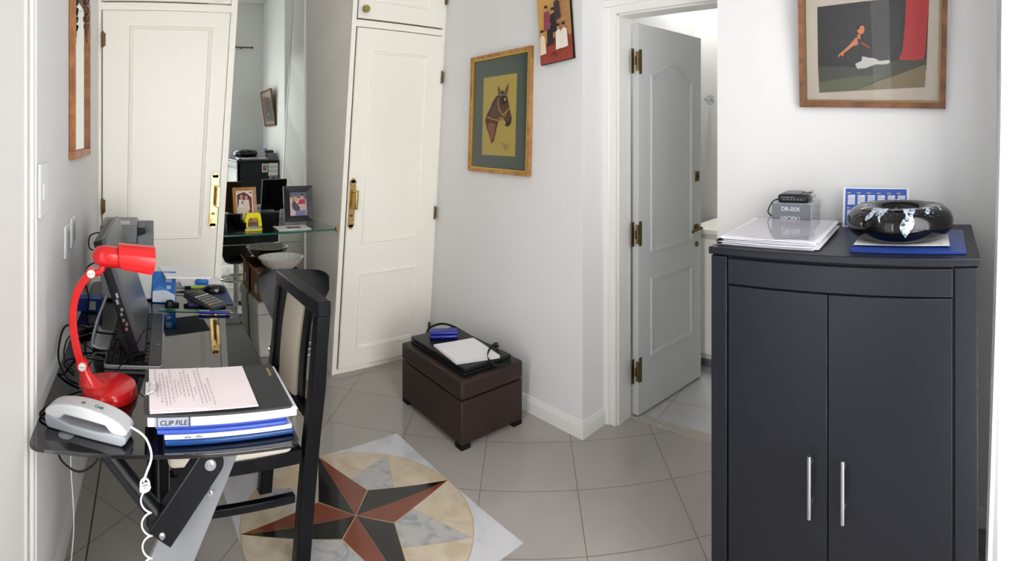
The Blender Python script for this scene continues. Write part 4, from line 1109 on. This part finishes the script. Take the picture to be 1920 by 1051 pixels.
# ------------------------------------------------------------------ chair
chn = thing('dining_chair', 'black wooden dining chair with cream seat pushed under the desk', 'chair', (.42, 1.91, 0), 0)
yn, yf = -.195, .235   # near and far post, local
for y in (yn, yf):
    b = MB(); hw_ = .021
    path = [(.222, .0), (.240, .22), (.262, .45), (.283, .62), (.293, .76), (.303, .868)]
    sec = [.034, .034, .034, .033, .031, .030]
    v = []
    for (x, z), d_ in zip(path, sec): v += [(x - d_ * .8, y - hw_, z), (x + d_ * .8, y - hw_, z), (x + d_ * .8, y + hw_, z), (x - d_ * .8, y + hw_, z)]
    f = [(3, 2, 1, 0), (20, 21, 22, 23)]
    for i in range(5):
        for k in range(4): f.append((i * 4 + k, i * 4 + (k + 1) % 4, i * 4 + 4 + (k + 1) % 4, i * 4 + 4 + k))
    b.add(v, f); b.build('leg', BLKWOOD, chn, bevel=.003)
    b = MB(); b.hexa([(-.215, y - .018, 0), (-.182, y - .018, 0), (-.182, y + .018, 0), (-.215, y + .018, 0), (-.225, y - .02, .40), (-.180, y - .02, .40), (-.180, y + .02, .40), (-.225, y + .02, .40)]); b.build('leg', BLKWOOD, chn, bevel=.003)
    b = MB(); b.box(-.19, .20, y - .012, y + .012, .245, .272); b.build('stretcher', BLKWOOD, chn, bevel=.003)
b = MB(); b.box(.278, .328, yn - .0215, yf + .0215, .866, .918); b.build('top_rail', BLKWOOD, chn, bevel=.004)
b = MB(); b.box(.250, .285, yn + .02, yf - .02, .50, .53); b.build('lower_rail', BLKWOOD, chn, bevel=.003)
b = MB()
b.surf(lambda u, v: (.270 + .036 * v - .008 * sin(pi * v), -.100 + .265 * u, .515 + .36 * v), 8, 12, .012); b.build('splat', BLKWOOD, chn)
b = MB()
b.surf(lambda u, v: (.260 + .036 * v - .008 * sin(pi * v) - .012 * (max(0, sin(pi * u)) ** .5), -.052 + .185 * u, .53 + .337 * v), 12, 12, .012); b.build('back_pad', BEIGEFAB, chn)['label'] = 'beige upholstered pad'
b = MB(); b.box(-.215, .225, yn - .014, yf + .014, .375, .425); b.build('seat_frame', BLKWOOD, chn, bevel=.004)
b = MB(); b.box(-.232, .185, yn - .030, yf + .030, .426, .472); b.build('seat', CREAMFAB, chn, bevel=.020, seg=4)['label'] = 'padded cream seat'

# ------------------------------------------------------------------ red lamp
la = thing('desk_lamp', 'red desk lamp with round base and curved arm', 'lamp', (.0, 1.535, DZt + .0005), 0)
b = MB(); b.lathe([(.001, 0), (.080, 0), (.082, .004), (.080, .020), (.076, .030), (.066, .034), (.001, .036)], 48); b.build('base', RED, la)
b = MB()
v = []
for z, a0, a1, r_ in ((.033, -.088, -.006, .030), (.045, -.086, -.028, .022), (.060, -.086, -.045, .017), (.075, -.086, -.056, .014), (.092, -.088, -.062, .012)):
    cxx, rx_ = (a0 + a1) / 2, (a1 - a0) / 2
    v += [(cxx + rx_ * cos(t), r_ * sin(t) - .01, z) for t in [2 * pi * i / 20 for i in range(20)]]
b.add(v, [(i * 20 + k, i * 20 + (k + 1) % 20, i * 20 + 20 + (k + 1) % 20, i * 20 + 20 + k) for i in range(4) for k in range(20)], 0, True)
b.lathe([(.001, -.014), (.017, -.012), (.018, 0), (.017, .012), (.001, .014)], 20, (-.077, -.01, .088), rot=Matrix.Rotation(pi / 2, 3, 'X')); b.build('lower_joint', RED, la)
b = MB(); b.strip(spline([(-.077, -.01, .080), (-.092, -.01, .13), (-.103, -.01, .19), (-.103, -.01, .25), (-.088, -.01, .305), (-.054, -.01, .352)], 8), (0, 1, 0), .010, .022); b.build('arm', RED, la, bevel=.003)
b = MB(); b.cyl((-.052, -.022, .352), (-.052, .004, .352), .014, 20); b.tube(spline([(-.052, -.01, .352), (-.034, -.01, .352), (-.022, -.01, .362), (-.018, -.01, .385)], 6), .010, 12); b.build('upper_joint', RED, la)
for x, z in ((-.077, .088), (-.052, .352)):
    b = MB(); b.cyl((x, -.027, z), (x, -.020, z), .0115, 24); b.box(x - .009, x + .009, -.0285, -.0265, z - .001, z + .001, 1); b.build('knob', [CERAMIC, GREYPL], la)['label'] = 'cream plastic tightening knob'
b = MB(); RY = Matrix.Rotation(pi / 2 + .12, 3, 'Y')
b.lathe([(.001, -.030), (.014, -.027), (.025, -.017), (.030, 0), (.031, .014), (.030, .03), (.029, .062), (.001, .064)], 32, (-.020, -.01, .400), rot=RY); b.build('lamp_head', RED, la)
b = MB()
def visor(u, v):
    a = -2.2 + 4.4 * u; r_ = .041 + .003 * v; x = .026 + .104 * v
    cutx = .012 * (abs(u - .5) * 2) ** 6
    return (x - cutx * (v - .5) * 2, -.01 + r_ * sin(a) * 1.0, .394 - .014 * v + r_ * cos(a) * 1.0)
b.surf(visor, 28, 10, .003); b.build('lamp_shade', RED, la)
b = MB(); b.lathe([(.001, 0), (.012, .002), (.022, .02), (.024, .035), (.016, .055), (.001, .062)], 20, (.055, -.01, .398), rot=RY); b.build('bulb', CERAMIC, la)

# ------------------------------------------------------------------ telephone
ph = thing('telephone', 'pale grey corded telephone at the front left corner of the desk', 'telephone', (-.052, 1.340, DZt + .0005), -.40)
b = MB(); XZ = Matrix(((1, 0, 0, 0), (0, 0, 1, 0), (0, 1, 0, 0), (0, 0, 0, 1)))
b.M = XZ; b.prism([(-.108, .006), (-.10, .0), (.10, .0), (.110, .008), (.112, .020), (.106, .026), (.07, .026), (.04, .022), (-.04, .022), (-.07, .028), (-.106, .034), (-.112, .028)], -.030, .030); b.build('phone_base', mat('phone_grey', rgb(150, 154, 160), .35, var=.02), ph, bevel=.007, seg=3)
b = MB(); n_ = 20; top = []; bot = []
for i in range(n_ + 1):
    s_ = -1 + 2 * i / n_; x = s_ * .112; top.append((x, .072 - .022 * s_ * s_ - .010 * (abs(s_) ** 8) - .003 * s_)); bot.append((x, (.042 if abs(s_) < .5 else .042 - .015 * min(1, (abs(s_) - .5) / .14)) - .004 * s_ * s_ + .006 * (abs(s_) ** 10) - .002 * s_))
b.M = XZ; b.prism(bot + top[::-1], -.028, .028); b.build('handset', mat('handset_white', rgb(200, 202, 204), .32, var=.01), ph, bevel=.008, seg=3)
b = MB(); b.lathe([(.001, 0), (.006, 0), (.006, .0008), (.001, .001)], 18, (-.012, -.004, .0722)); b.build('speaker_dot', MIDGREY, ph)
lg = text('G', .018, mat('green_logo_ink', rgb(52, 120, 84), .5), ph, T(.025, -.004, .0708, -.0, 0, .04), 'logo'); text('@', .012, mat('green_logo_ink', (0, 0, 0)), ph, T(.037, -.004, .0700, 0, 0, .06), 'logo')
# coiled cord: leaves the handset, drops over the desk front and hangs to the floor
b = MB()
e = Vector(DL(.25, .02)); p0 = Vector((.052, 1.300, .785))
path = spline([p0, (.085, 1.272, .775), (.098, 1.236, .752), (.085, 1.222, .720), (.078, 1.225, .700)], 8)
b.tube(path, .0028, 8)
for k in range(3): b.tube([(.082 + .010 * cos(a + k), 1.224 + .008 * sin(a * 1.0), .694 - .006 * k + .008 * sin(a + 2 * k)) for a in [2 * pi * i / 14 for i in range(14)]], .0025, 8, closed=True)
hel = []
for i in range(16 * 13 + 1):
    a = 2 * pi * i / 16; s_ = i / (16 * 13); z = .685 - .64 * s_ ** .93
    hel.append((.083 + .0115 * cos(a) + .006 * sin(s_ * 5), 1.226 + .012 * sin(a), z))
b.tube(hel, .0021, 6); cdp = b.build('coiled_cord', WHITEPL, None)
bpy.data.objects.remove(cdp)
cc = b.build('coiled_cord', WHITEPL); cc.parent = ph; cc.matrix_parent_inverse = ph.matrix_world.inverted()

# ------------------------------------------------------------------ stacked files on the desk
def flatbox(name, label, cat, x0, x1, y0, y1, z0, z1, m, rz=0, bevel=.001, nm='cover'):
    cxx, cyy = (x0 + x1) / 2, (y0 + y1) / 2
    o = thing(name, label, cat, DL(cxx, cyy, z0), DR + rz); hx_, hy_ = (x1 - x0) / 2, (y1 - y0) / 2
    return o, hx_, hy_


zs = DZt + .001
o, hx_, hy_ = flatbox('plastic_folder', 'shiny navy blue plastic folder at the bottom of the desk stack', 'folder', .325, .645, .035, .255, zs, 0, NAVY, rz=.03)
b = MB(); b.box(-hx_, hx_, -hy_, hy_, 0, .014); b.build('cover', NAVY, o, bevel=.005, seg=3)
z = zs + .0148
o, hx_, hy_ = flatbox('printed_booklet', 'thin pale booklet with small print, second from the bottom of the desk stack', 'booklet', .325, .640, .038, .25, z, 0, PAPER, rz=.02)
b = MB(); b.box(-hx_, hx_, -hy_, hy_, 0, .011); b.build('pages', mat('grey_lilac_paper', rgb(206, 206, 218), .6), o, bevel=.001)
FX = Matrix(((1, 0, 0, 0), (0, 0, -1, 0), (0, 1, 0, 0), (0, 0, 0, 1)))
text('Lama', .0085, BLACKINK, o, Matrix.Translation((-hx_ + .055, -hy_ - .0004, .0055)) @ FX); text('office', .0075, BLACKINK, o, Matrix.Translation((-hx_ + .083, -hy_ - .0004, .0055)) @ FX)
z += .0118
for k, (lb_) in enumerate(('royal blue card file, lower of the two blue files in the desk stack', 'royal blue card file, upper of the two blue files in the desk stack')):
    o, hx_, hy_ = flatbox('card_file', lb_, 'file', .308 - .004 * k, .630 - .004 * k, .035, .255, z, 0, ROYAL, rz=.012); o['group'] = 'blue card files in the desk stack'
    b = MB(); b.box(-hx_, hx_, -hy_, hy_, 0, .012); b.build('cover', ROYAL, o, bevel=.005, seg=3); z += .0128
o, hx_, hy_ = flatbox('clip_file', 'white clip file with grey printed spine label', 'file', .285, .650, .025, .262, z, 0, WHITEPL, rz=.012)
b = MB(); b.box(-hx_, hx_, -hy_, hy_, 0, .023); b.build('cover', mat('glossy_white_card', rgb(214, 216, 222), .25, var=.01), o, bevel=.002)
b = MB(); b.box(-hx_ + .016, -hx_ + .105, -hy_ - .0008, -hy_ + .001, .001, .0225); b.box(-hx_ + .022, -hx_ + .024, -hy_ - .0012, -hy_, .001, .0225, 1); b.box(-hx_ + .098, -hx_ + .101, -hy_ - .0012, -hy_, .001, .0225, 1); b.build('spine_label', [mat('grey_label', rgb(150, 152, 166), .4), BLACKINK], o)
text('CLIP FILE', .0165, BLACKINK, o, Matrix.Translation((-hx_ + .0614, -hy_ - .0016, .0096)) @ FX, 'lettering', .0002, .15)
z += .0236
o, hx_, hy_ = flatbox('clipboard_folder', 'dark clipboard folder topped with handwritten pages, on top of the desk stack', 'clipboard', .278, .640, .020, .268, z, 0, RUBBER, rz=.0)
b = MB(); b.prism(rrect(-hx_, hx_, -hy_, hy_, .012), 0, .006); b.build('board', mat('dark_grey_board', rgb(42, 44, 46), .5, var=.05), o, bevel=.0015)
text('Esselte', .012, GOLD, o, T(hx_ - .018, hy_ - .045, .0062, -1.35), 'lettering') if 0 else None
b = MB(); 
for i in range(7): b.box(hx_ - .022 + .002 * (i % 2), hx_ - .016 + .002 * (i % 2), hy_ - .075 + .007 * i, hy_ - .071 + .007 * i, .006, .0064)
b.build('gold_lettering', GOLD, o)
b = MB()
b.surf(lambda u, v: (-hx_ + .014 + .262 * u + .0 * v, -hy_ + .006 + .236 * v, .0075 + .004 * (1 - v) * sin(pi * u) * .4 + .005 * u * (1 - v)), 12, 8, .002)
b.M = T(0, 0, .003, .01); b.surf(lambda u, v: (-hx_ + .012 + .170 * u, -hy_ + .014 + .225 * v, .0078 + .003 * sin(pi * u) * (1 - v)), 12, 8, .001)
b.build('written_pages', PINKPAPER, o)
b = MB(); random.seed(5)
for i in range(15):
    x = -hx_ + .030 + .0098 * i; yy = hy_ - .02 - random.uniform(0, .11) * (i % 4 > 0); 
    yend = -hy_ + .02 + random.uniform(0, .07)
    while yy > yend:
        l = random.uniform(.004, .014); n2 = max(2, int(l / .002)); pts = [(x + (hy_ - yy) * .05 - .004 + .0022 * sin(k * 2.1 + i) + .0005 * k * 0, yy - l * k / n2, 0) for k in range(n2 + 1)]
        zz = .0135
        for k in range(n2): b.strip([(pts[k][0], pts[k][1], zz), (pts[k + 1][0], pts[k + 1][1], zz)], (1, 0, 0), .0004, .0002)
        yy -= l + .004
b.build('handwriting', INK, o)
b = MB(); b.tube(spline([(-hx_ + .004, .015, .010), (-hx_ + .010, .018, .016), (-hx_ + .030, .014, .019), (-hx_ + .036, -.004, .018), (-hx_ + .030, -.026, .019), (-hx_ + .010, -.034, .016), (-hx_ + .004, -.030, .010)]), .0016, 8); b.box(-hx_ + .002, -hx_ + .012, -.04, .028, .006, .0145); b.build('clip', CHROME, o, bevel=.001)

# ------------------------------------------------------------------ computer, keyboard
ai = thing('computer_monitor', 'black all-in-one computer seen edge-on behind the red lamp, silver rear leg', 'computer', (.112, 1.735, DZt + .042), DR - .02)
b = MB(); b.M = T(0, 0, 0, 0, 0, -.33)
b.prism(rrect(-.045, 0, 0, .46, .004, 2), .0, .385); b.build('housing', DARKPL, ai, bevel=.003)
b = MB(); b.M = T(0, 0, 0, 0, 0, -.33); b.box(-.001, .003, .012, .448, .06, .372); b.build('screen', SCREEN, ai, bevel=.001)
b = MB(); b.M = T(0, 0, 0, 0, 0, -.33); b.box(-.016, .0045, -.003, 0.463, .0, .387); b.build('bezel', mat('gunmetal_bezel', rgb(92, 94, 98), .3, .5), ai, bevel=.003)
b = MB(); b.M = T(0, 0, 0, 0, 0, -.33)
b.hexa([(-.055, .002, -.012), (.004, .002, -.018), (.004, .458, -.018), (-.055, .458, -.012), (-.075, .002, .07), (-.02, .002, .07), (-.02, .458, .07), (-.075, .458, .07)]); b.build('chin', DARKPL, ai, bevel=.006)
b = MB(); b.M = T(0, 0, 0, 0, 0, -.33)
for i, zz in enumerate((.17, .19, .13, .145, .08, .095, .11)): b.box(-.034 + .006 * (i % 2), -.026 + .006 * (i % 2), -.0045, -.002, zz, zz + (.010 if i > 1 else .016))
b.build('ports', STEEL, ai)
b = MB(); b.strip(spline([(-.10, .18, .24), (-.13, .18, .15), (-.165, .18, .06), (-.182, .18, -.012), (-.175, .18, -.030), (-.145, .18, -.037), (-.09, .18, -.037)], 8), (0, 1, 0), .085, .008); b.build('support_leg', SILVER, ai, bevel=.002)
b = MB(); b.M = T(-.02, 0, 0, 0, 0, -.33)
for i, (yy, zz) in enumerate(((.03, .27), (.03, .23), (.05, .30))): pass
b = MB(); b.M = T(0, 0, 0, 0, 0, -.33); 
for i in range(6): b.box(.003, .0036, .02 + .004 * i, .023 + .004 * i, .07 + .012 * i, .078 + .012 * i)
b.build('screen_stickers', YELLOW, ai)

kb = thing('keyboard', 'black keyboard with silver rim under the computer screen', 'keyboard', (-.020, 1.700, DZt + .0008), DR - .03)
b = MB(); b.prism(rrect(0, .190, 0, .495, .016, 5), 0, .012); b.build('keyboard_rim', SILVER, kb, bevel=.002)
b = MB(); b.prism(rrect(.003, .187, .004, .491, .014, 5), .012, .0145); b.build('keyboard_body', DARKPL, kb, bevel=.001)
km = MB(); km.box(-.0085, .0085, -.012, .012, 0, .005); k0 = km.build('key', KEYPL, kb, bevel=.002); k0.location = (.02, .03, .0145)
for r_ in range(6):
    for c_ in range(16):
        if r_ == 0 and c_ == 0: continue
        x = .018 + .0235 * r_ * 1.0; y = .024 + .0298 * c_
        if r_ == 5 and 4 < c_ < 10 and c_ != 7: continue
        k = k0.copy(); COL.objects.link(k); k.parent = kb; k.location = (x, y, .0145)
        if r_ == 5 and c_ == 7: k.scale = (1, 5.2, 1)
b = MB(); b.M = T(.171, .17, .0148); b.prism(ell(0, 0, .006, .006, 20), 0, .0006); b.build('logo_disc', STEEL, kb)
text('hp', .009, DARKPL, kb, T(.171, .17, .0156, pi / 2), 'logo')

# ------------------------------------------------------------------ printer
pt = thing('printer', 'grey and white laser printer at the far end of the desk', 'printer', (-.040, 2.40, DZt + .001), DR); pt.scale = (1, 1, 1.07)
b = MB(); b.box(0, .235, 0, .24, .004, .235); b.build('body', WHITEPL, pt, bevel=.010, seg=3)
b = MB(); b.box(-.002, .165, -.002, .242, .235, .315); b.build('lid', MIDGREY, pt, bevel=.010, seg=3)
b = MB(); b.hexa([(.165, .0, .235), (.24, .0, .22), (.24, .24, .22), (.165, .24, .235), (.165, .0, .268), (.24, .0, .29), (.24, .02, .29), (.165, .02, .268)]); b.box(.165, .24, .22, .242, .235, .30); b.build('output_sides', MIDGREY, pt, bevel=.004)
b = MB(); b.box(.1652, .20, .03, .215, .238, .30); b.build('output_slot', DARKPL, pt, bevel=.003)
b = MB(); b.box(.02, .05, .03, .07, .315, .318); b.build('control_panel', WHITEPL, pt, bevel=.001)
b = MB(); b.box(.06, .13, .02, .12, .315, .3165); b.build('top_panel', GREYPL, pt, bevel=.001)
b = MB(); b.M = T(.232, .02, .10, 0, 0, .06); b.prism(rrect(0, .10, 0, .19, .02), 0, .005); b.build('paper_tray', WHITEPL, pt, bevel=.002)
fp = thing('paper_sheets', 'white printed sheets lying in the printer paper tray', 'papers', DL(.16 + .30, 1.17, .868), DR + .12, ry=.06)
b = MB()
for i in range(4): b.M = T(0, .002 * i, .0012 * i, .008 * i); b.box(-.115, .085, -.10, .11, 0, .001)
b.build('sheets', PAPER, fp)

ev = thing('packet', 'blue and white printed packet leaning below the printer tray', 'packet', (.240, 2.345, DZt + .001), DR - .1, rx=-.22)
b = MB(); b.box(-.052, .052, 0, .012, 0, .135); b.build('packet_body', mat('packet_blue', rgb(24, 108, 190), .25, var=.15, scale=20), ev, bevel=.003)
P = Matrix(((1, 0, 0, 0), (0, 0, -1, -.0006), (0, 1, 0, 0), (0, 0, 0, 1)))
art('print', ev, P, [(flat(214, 222, 240), [(-.050, .004), (.048, .004), (.05, .035), (.01, .055), (-.03, .065), (-.05, .05)]), (flat(70, 140, 214), [(-.05, .05), (-.02, .075), (.03, .05), (.0, .055)]), (flat(180, 205, 235), rect(.012, .03, .06, .075)), (flat(180, 205, 235), rect(.008, .034, .09, .12))])
bb2 = thing('blue_box', 'small blue box at the wall behind the computer leg', 'box', (-.105, 2.27, DZt + .001), DR)
b = MB(); b.box(-.03, .075, -.03, .03, 0, .055); b.build('box_body', BLUEINK, bb2, bevel=.002)
b = MB(); b.box(.02, .05, -.031, -.0295, .01, .045); b.build('box_print', WINK, bb2)
ad = thing('cable_adapter', 'black cable adapter lying behind the computer leg', 'adapter', (-.085, 1.99, DZt + .001), .7)
b = MB(); b.tube([(-.05, 0, .014), (-.03, 0, .014), (.03, 0, .014), (.045, 0, .014)], [.006, .012, .012, .006], 12); b.build('adapter_body', DARKPL, ad)

# ------------------------------------------------------------------ small things on the far right of the desk
mp_ = thing('mouse_pad', 'dark blue striped mouse pad on the desk', 'mouse pad', (.452, 2.415, DZt + .0006), DR)
b = MB(); b.prism(rrect(-.10, .10, -.135, .135, .008), 0, .003); b.build('mat', mat('navy_pad', rgb(34, 46, 86), .6), mp_, bevel=.001)
b = MB()
for i in range(14): b.box(-.098, .098, -.128 + .019 * i, -.124 + .019 * i, .003, .0033)
b.build('stripes', mat('pale_stripe', rgb(110, 122, 156), .6), mp_)
PZ = DZt + .0042
no = thing('note_paper', 'white note paper at the far edge of the desk under the blue eraser', 'paper', (.462, 2.615, DZt + .001), DR + .05)
b = MB(); b.box(-.11, .095, -.055, .085, 0, .005); b.build('sheets', PAPER, no, bevel=.0008)
er = thing('correction_roller', 'bright blue rounded correction roller on the note paper', 'correction roller', (.452, 2.585, DZt + .0065), DR - .05)
b = MB(); b.box(-.034, .034, -.013, .013, 0, .026); b.build('roller_body', mat('sky_blue_plastic', rgb(30, 122, 206), .3), er, bevel=.010, seg=3)
b = MB(); b.lathe([(.001, 0), (.014, 0), (.014, .004), (.001, .006)], 16, (-.014, .004, .026), 1, .6); b.build('roller_cap', MIDGREY, er)
hl = thing('highlighter', 'yellow-green highlighter pen with black cap end beside the mouse', 'highlighter', (.405, 2.53, PZ + .007), DR - .05)
b = MB(); b.cyl((-.015, 0, 0), (.075, 0, 0), .0075, 14); b.build('barrel', mat('lime_plastic', rgb(190, 220, 50), .3), hl, bevel=.001)
b = MB(); b.cyl((-.045, 0, 0), (-.015, 0, 0), .007, 14); b.build('cap', DARKPL, hl, bevel=.001)
b = MB(); b.tube([(-.085, 0, 0), (-.06, 0, 0), (-.045, 0, 0)], [.003, .006, .007], 12); b.build('tip_cover', mat('pale_blue_plastic', rgb(160, 190, 206), .3), hl)
mo = thing('computer_mouse', 'black computer mouse on the striped mouse pad', 'mouse', (.487, 2.455, PZ), 1.35)
b = MB(); v = []; nu, nv = 20, 10
for j in range(nv + 1):
    t = (pi / 2) * j / nv
    for i in range(nu):
        a = 2 * pi * i / nu; v.append((.032 * cos(a) * cos(t) ** .6 * (1 + .08 * sin(a)), .057 * sin(a) * cos(t) ** .6 - .004 * sin(t), .003 + .034 * sin(t)))
b.add(v, [(j * nu + i, j * nu + (i + 1) % nu, (j + 1) * nu + (i + 1) % nu, (j + 1) * nu + i) for j in range(nv) for i in range(nu)], 0, True); b.add(v[:nu], [tuple(range(nu))]); b.build('mouse_shell', mat('gloss_black', rgb(12, 12, 14), .15), mo)
b = MB(); b.cyl((-.003, .028, .031), (.003, .028, .031), .008, 14); b.build('scroll_wheel', MIDGREY, mo)
b = MB(); b.tube(spline([(-.0, .055, .006), (-.03, .11, .004), (-.02, .17, .003), (-.07, .20, .003), (-.10, .17, .003), (-.12, .22, .003)], 8), .0016, 6); b.build('mouse_cable', RUBBER, mo)
rc_ = math.radians(-58)
kc = thing('calculator', 'dark grey desk calculator resting on the edge of the mouse pad', 'calculator', (.415, 2.315, PZ + .002), rc_ + pi / 2, rx=0)
kc.matrix_world = T(.418, 2.312, PZ + .003, rc_) @ Matrix.Rotation(.07, 4, 'Y')
b = MB(); b.hexa([(-.095, -.045, 0), (.095, -.045, 0), (.095, .045, 0), (-.095, .045, 0), (-.095, -.043, .028), (.095, -.043, .014), (.095, .043, .014), (-.095, .043, .028)]); b.build('case', mat('calculator_case', rgb(64, 66, 68), .35, var=.03), kc, bevel=.004)
Mk = T(0, 0, .0215, 0, 0, math.atan(.014 / .19)); 
b = MB(Mk); b.box(-.070, -.035, -.034, .036, 0, .0012); b.build('display', mat('lcd_grey', rgb(92, 94, 88), .1), kc)
kmats = dict(g=mat('calc_key_grey', rgb(150, 152, 148), .4), o=mat('calc_key_orange', rgb(220, 120, 50), .4))
for r_ in range(5):
    for c_ in range(5):
        b = MB(Mk); x = -.020 + .022 * r_; y = -.034 + .0165 * c_; sz_ = (.004 if r_ == 0 else .0065); m = kmats['o'] if (r_ == 4 and c_ == 0) else (kmats['g'] if r_ else WHITEPL)
        b.box(x - sz_, x + sz_, y - .0055, y + .0055, 0, .003); b.build('key', m, kc, bevel=.001)
rl = thing('ruler', 'green translucent plastic ruler lying on the black glass', 'ruler', (.362, 2.222, DZt + .0005), DR - .17)
b = MB(); b.box(-.155, .150, -.017, .017, 0, .002)
b.build('ruler_blade', GREENPL, rl)
b = MB()
for i in range(60): b.box(-.15 + .005 * i, -.1496 + .005 * i, .008 if i % 2 else .005, .016, .002, .0022)
b.build('graduations', WINK, rl)
pn = thing('ballpoint_pen', 'blue ballpoint pen lying across the green ruler', 'pen', (.438, 2.165, DZt + .009), DR - .13)
b = MB(); b.tube([(-.072, 0, 0), (-.068, 0, 0), (.05, 0, 0), (.06, 0, 0)], [.004, .006, .006, .004], 12); b.build('pen_body', BLUEPL, pn)
b = MB(); b.tube([(.06, 0, 0), (.073, 0, 0)], [.0035, .001], 10); b.build('pen_tip', BRASS, pn)
b = MB(); b.box(-.07, -.025, -.0015, .0015, .006, .009); b.build('pen_clip', mat('pale_blue_plastic', (0, 0, 0)), pn)
dv = thing('card_reader', 'small black plug device on the desk in front of the blue packet', 'adapter', (.262, 2.30, DZt + .001), .3)
b = MB(); b.lathe([(.001, 0), (.022, 0), (.024, .008), (.016, .024), (.001, .028)], 20, (0, 0, 0), 1, .7); b.box(.0, .04, -.010, .010, 0, .012); b.build('plug_body', DARKPL, dv)

# ------------------------------------------------------------------ cables


def cable(label, pts, r=.0028, m=RUBBER, name='cable'):
    b = MB(); b.tube(spline(pts, 8), r, 8); o = b.build(name, m); tag(o, label, 'cable', 'cables around the desk'); return o


cable('black cable looping out beside the wall behind the printer top', [(.0, 2.42, 1.03), (-.045, 2.395, 1.055), (-.085, 2.33, 1.05), (-.085, 2.32, 1.0), (-.05, 2.36, .985), (-.02, 2.385, .99)], .003)
cable('black cable looping by the wall just above the lamp head', [(.0, 2.38, .90), (-.04, 2.34, .935), (-.088, 2.25, .94), (-.10, 2.22, .89), (-.085, 2.2, .82), (-.09, 2.18, .754)], .003)
cable('thick black cable arcing along the wall past the lamp arm', [(.05, 1.86, .80), (-.03, 1.90, .79), (-.10, 1.93, .80), (-.155, 1.84, .83), (-.165, 1.72, .78), (-.13, 1.62, .757), (-.09, 1.58, .756)], .0035)
cable('black cable crossing the desk from the keyboard to the wall', [(.04, 1.80, .775), (-.04, 1.80, .765), (-.09, 1.84, .775), (-.14, 1.86, .79), (-.15, 1.76, .765), (-.11, 1.66, .755)], .0022)
cable('black cable running between lamp base and computer side', [(.115, 1.735, .86), (.08, 1.70, .82), (.02, 1.63, .775), (-.03, 1.62, .756)], .0018)
cable('black cord of the lamp lying at the wall edge of the desk', [(-.075, 1.54, .757), (-.125, 1.50, .757), (-.175, 1.43, .757), (-.18, 1.39, .757), (-.14, 1.36, .757)], .003)
cable('black cable loop hanging below the front left of the desk', [(-.13, 1.32, .738), (-.12, 1.30, .705), (-.08, 1.29, .682), (-.045, 1.295, .690), (-.02, 1.31, .715), (-.01, 1.33, .738)], .0025)
cable('taut black cord dropping from under the desk to the floor', [(-.012, 1.335, .737), (-.04, 1.34, .55), (-.085, 1.36, .25), (-.12, 1.38, .004)], .0022)
cable('thin pale cord hanging along the left wall under the desk', [(-.10, 1.42, .74), (-.105, 1.45, .60), (-.10, 1.50, .40), (-.115, 1.53, .2), (-.12, 1.55, .004)], .0016, WHITEPL)
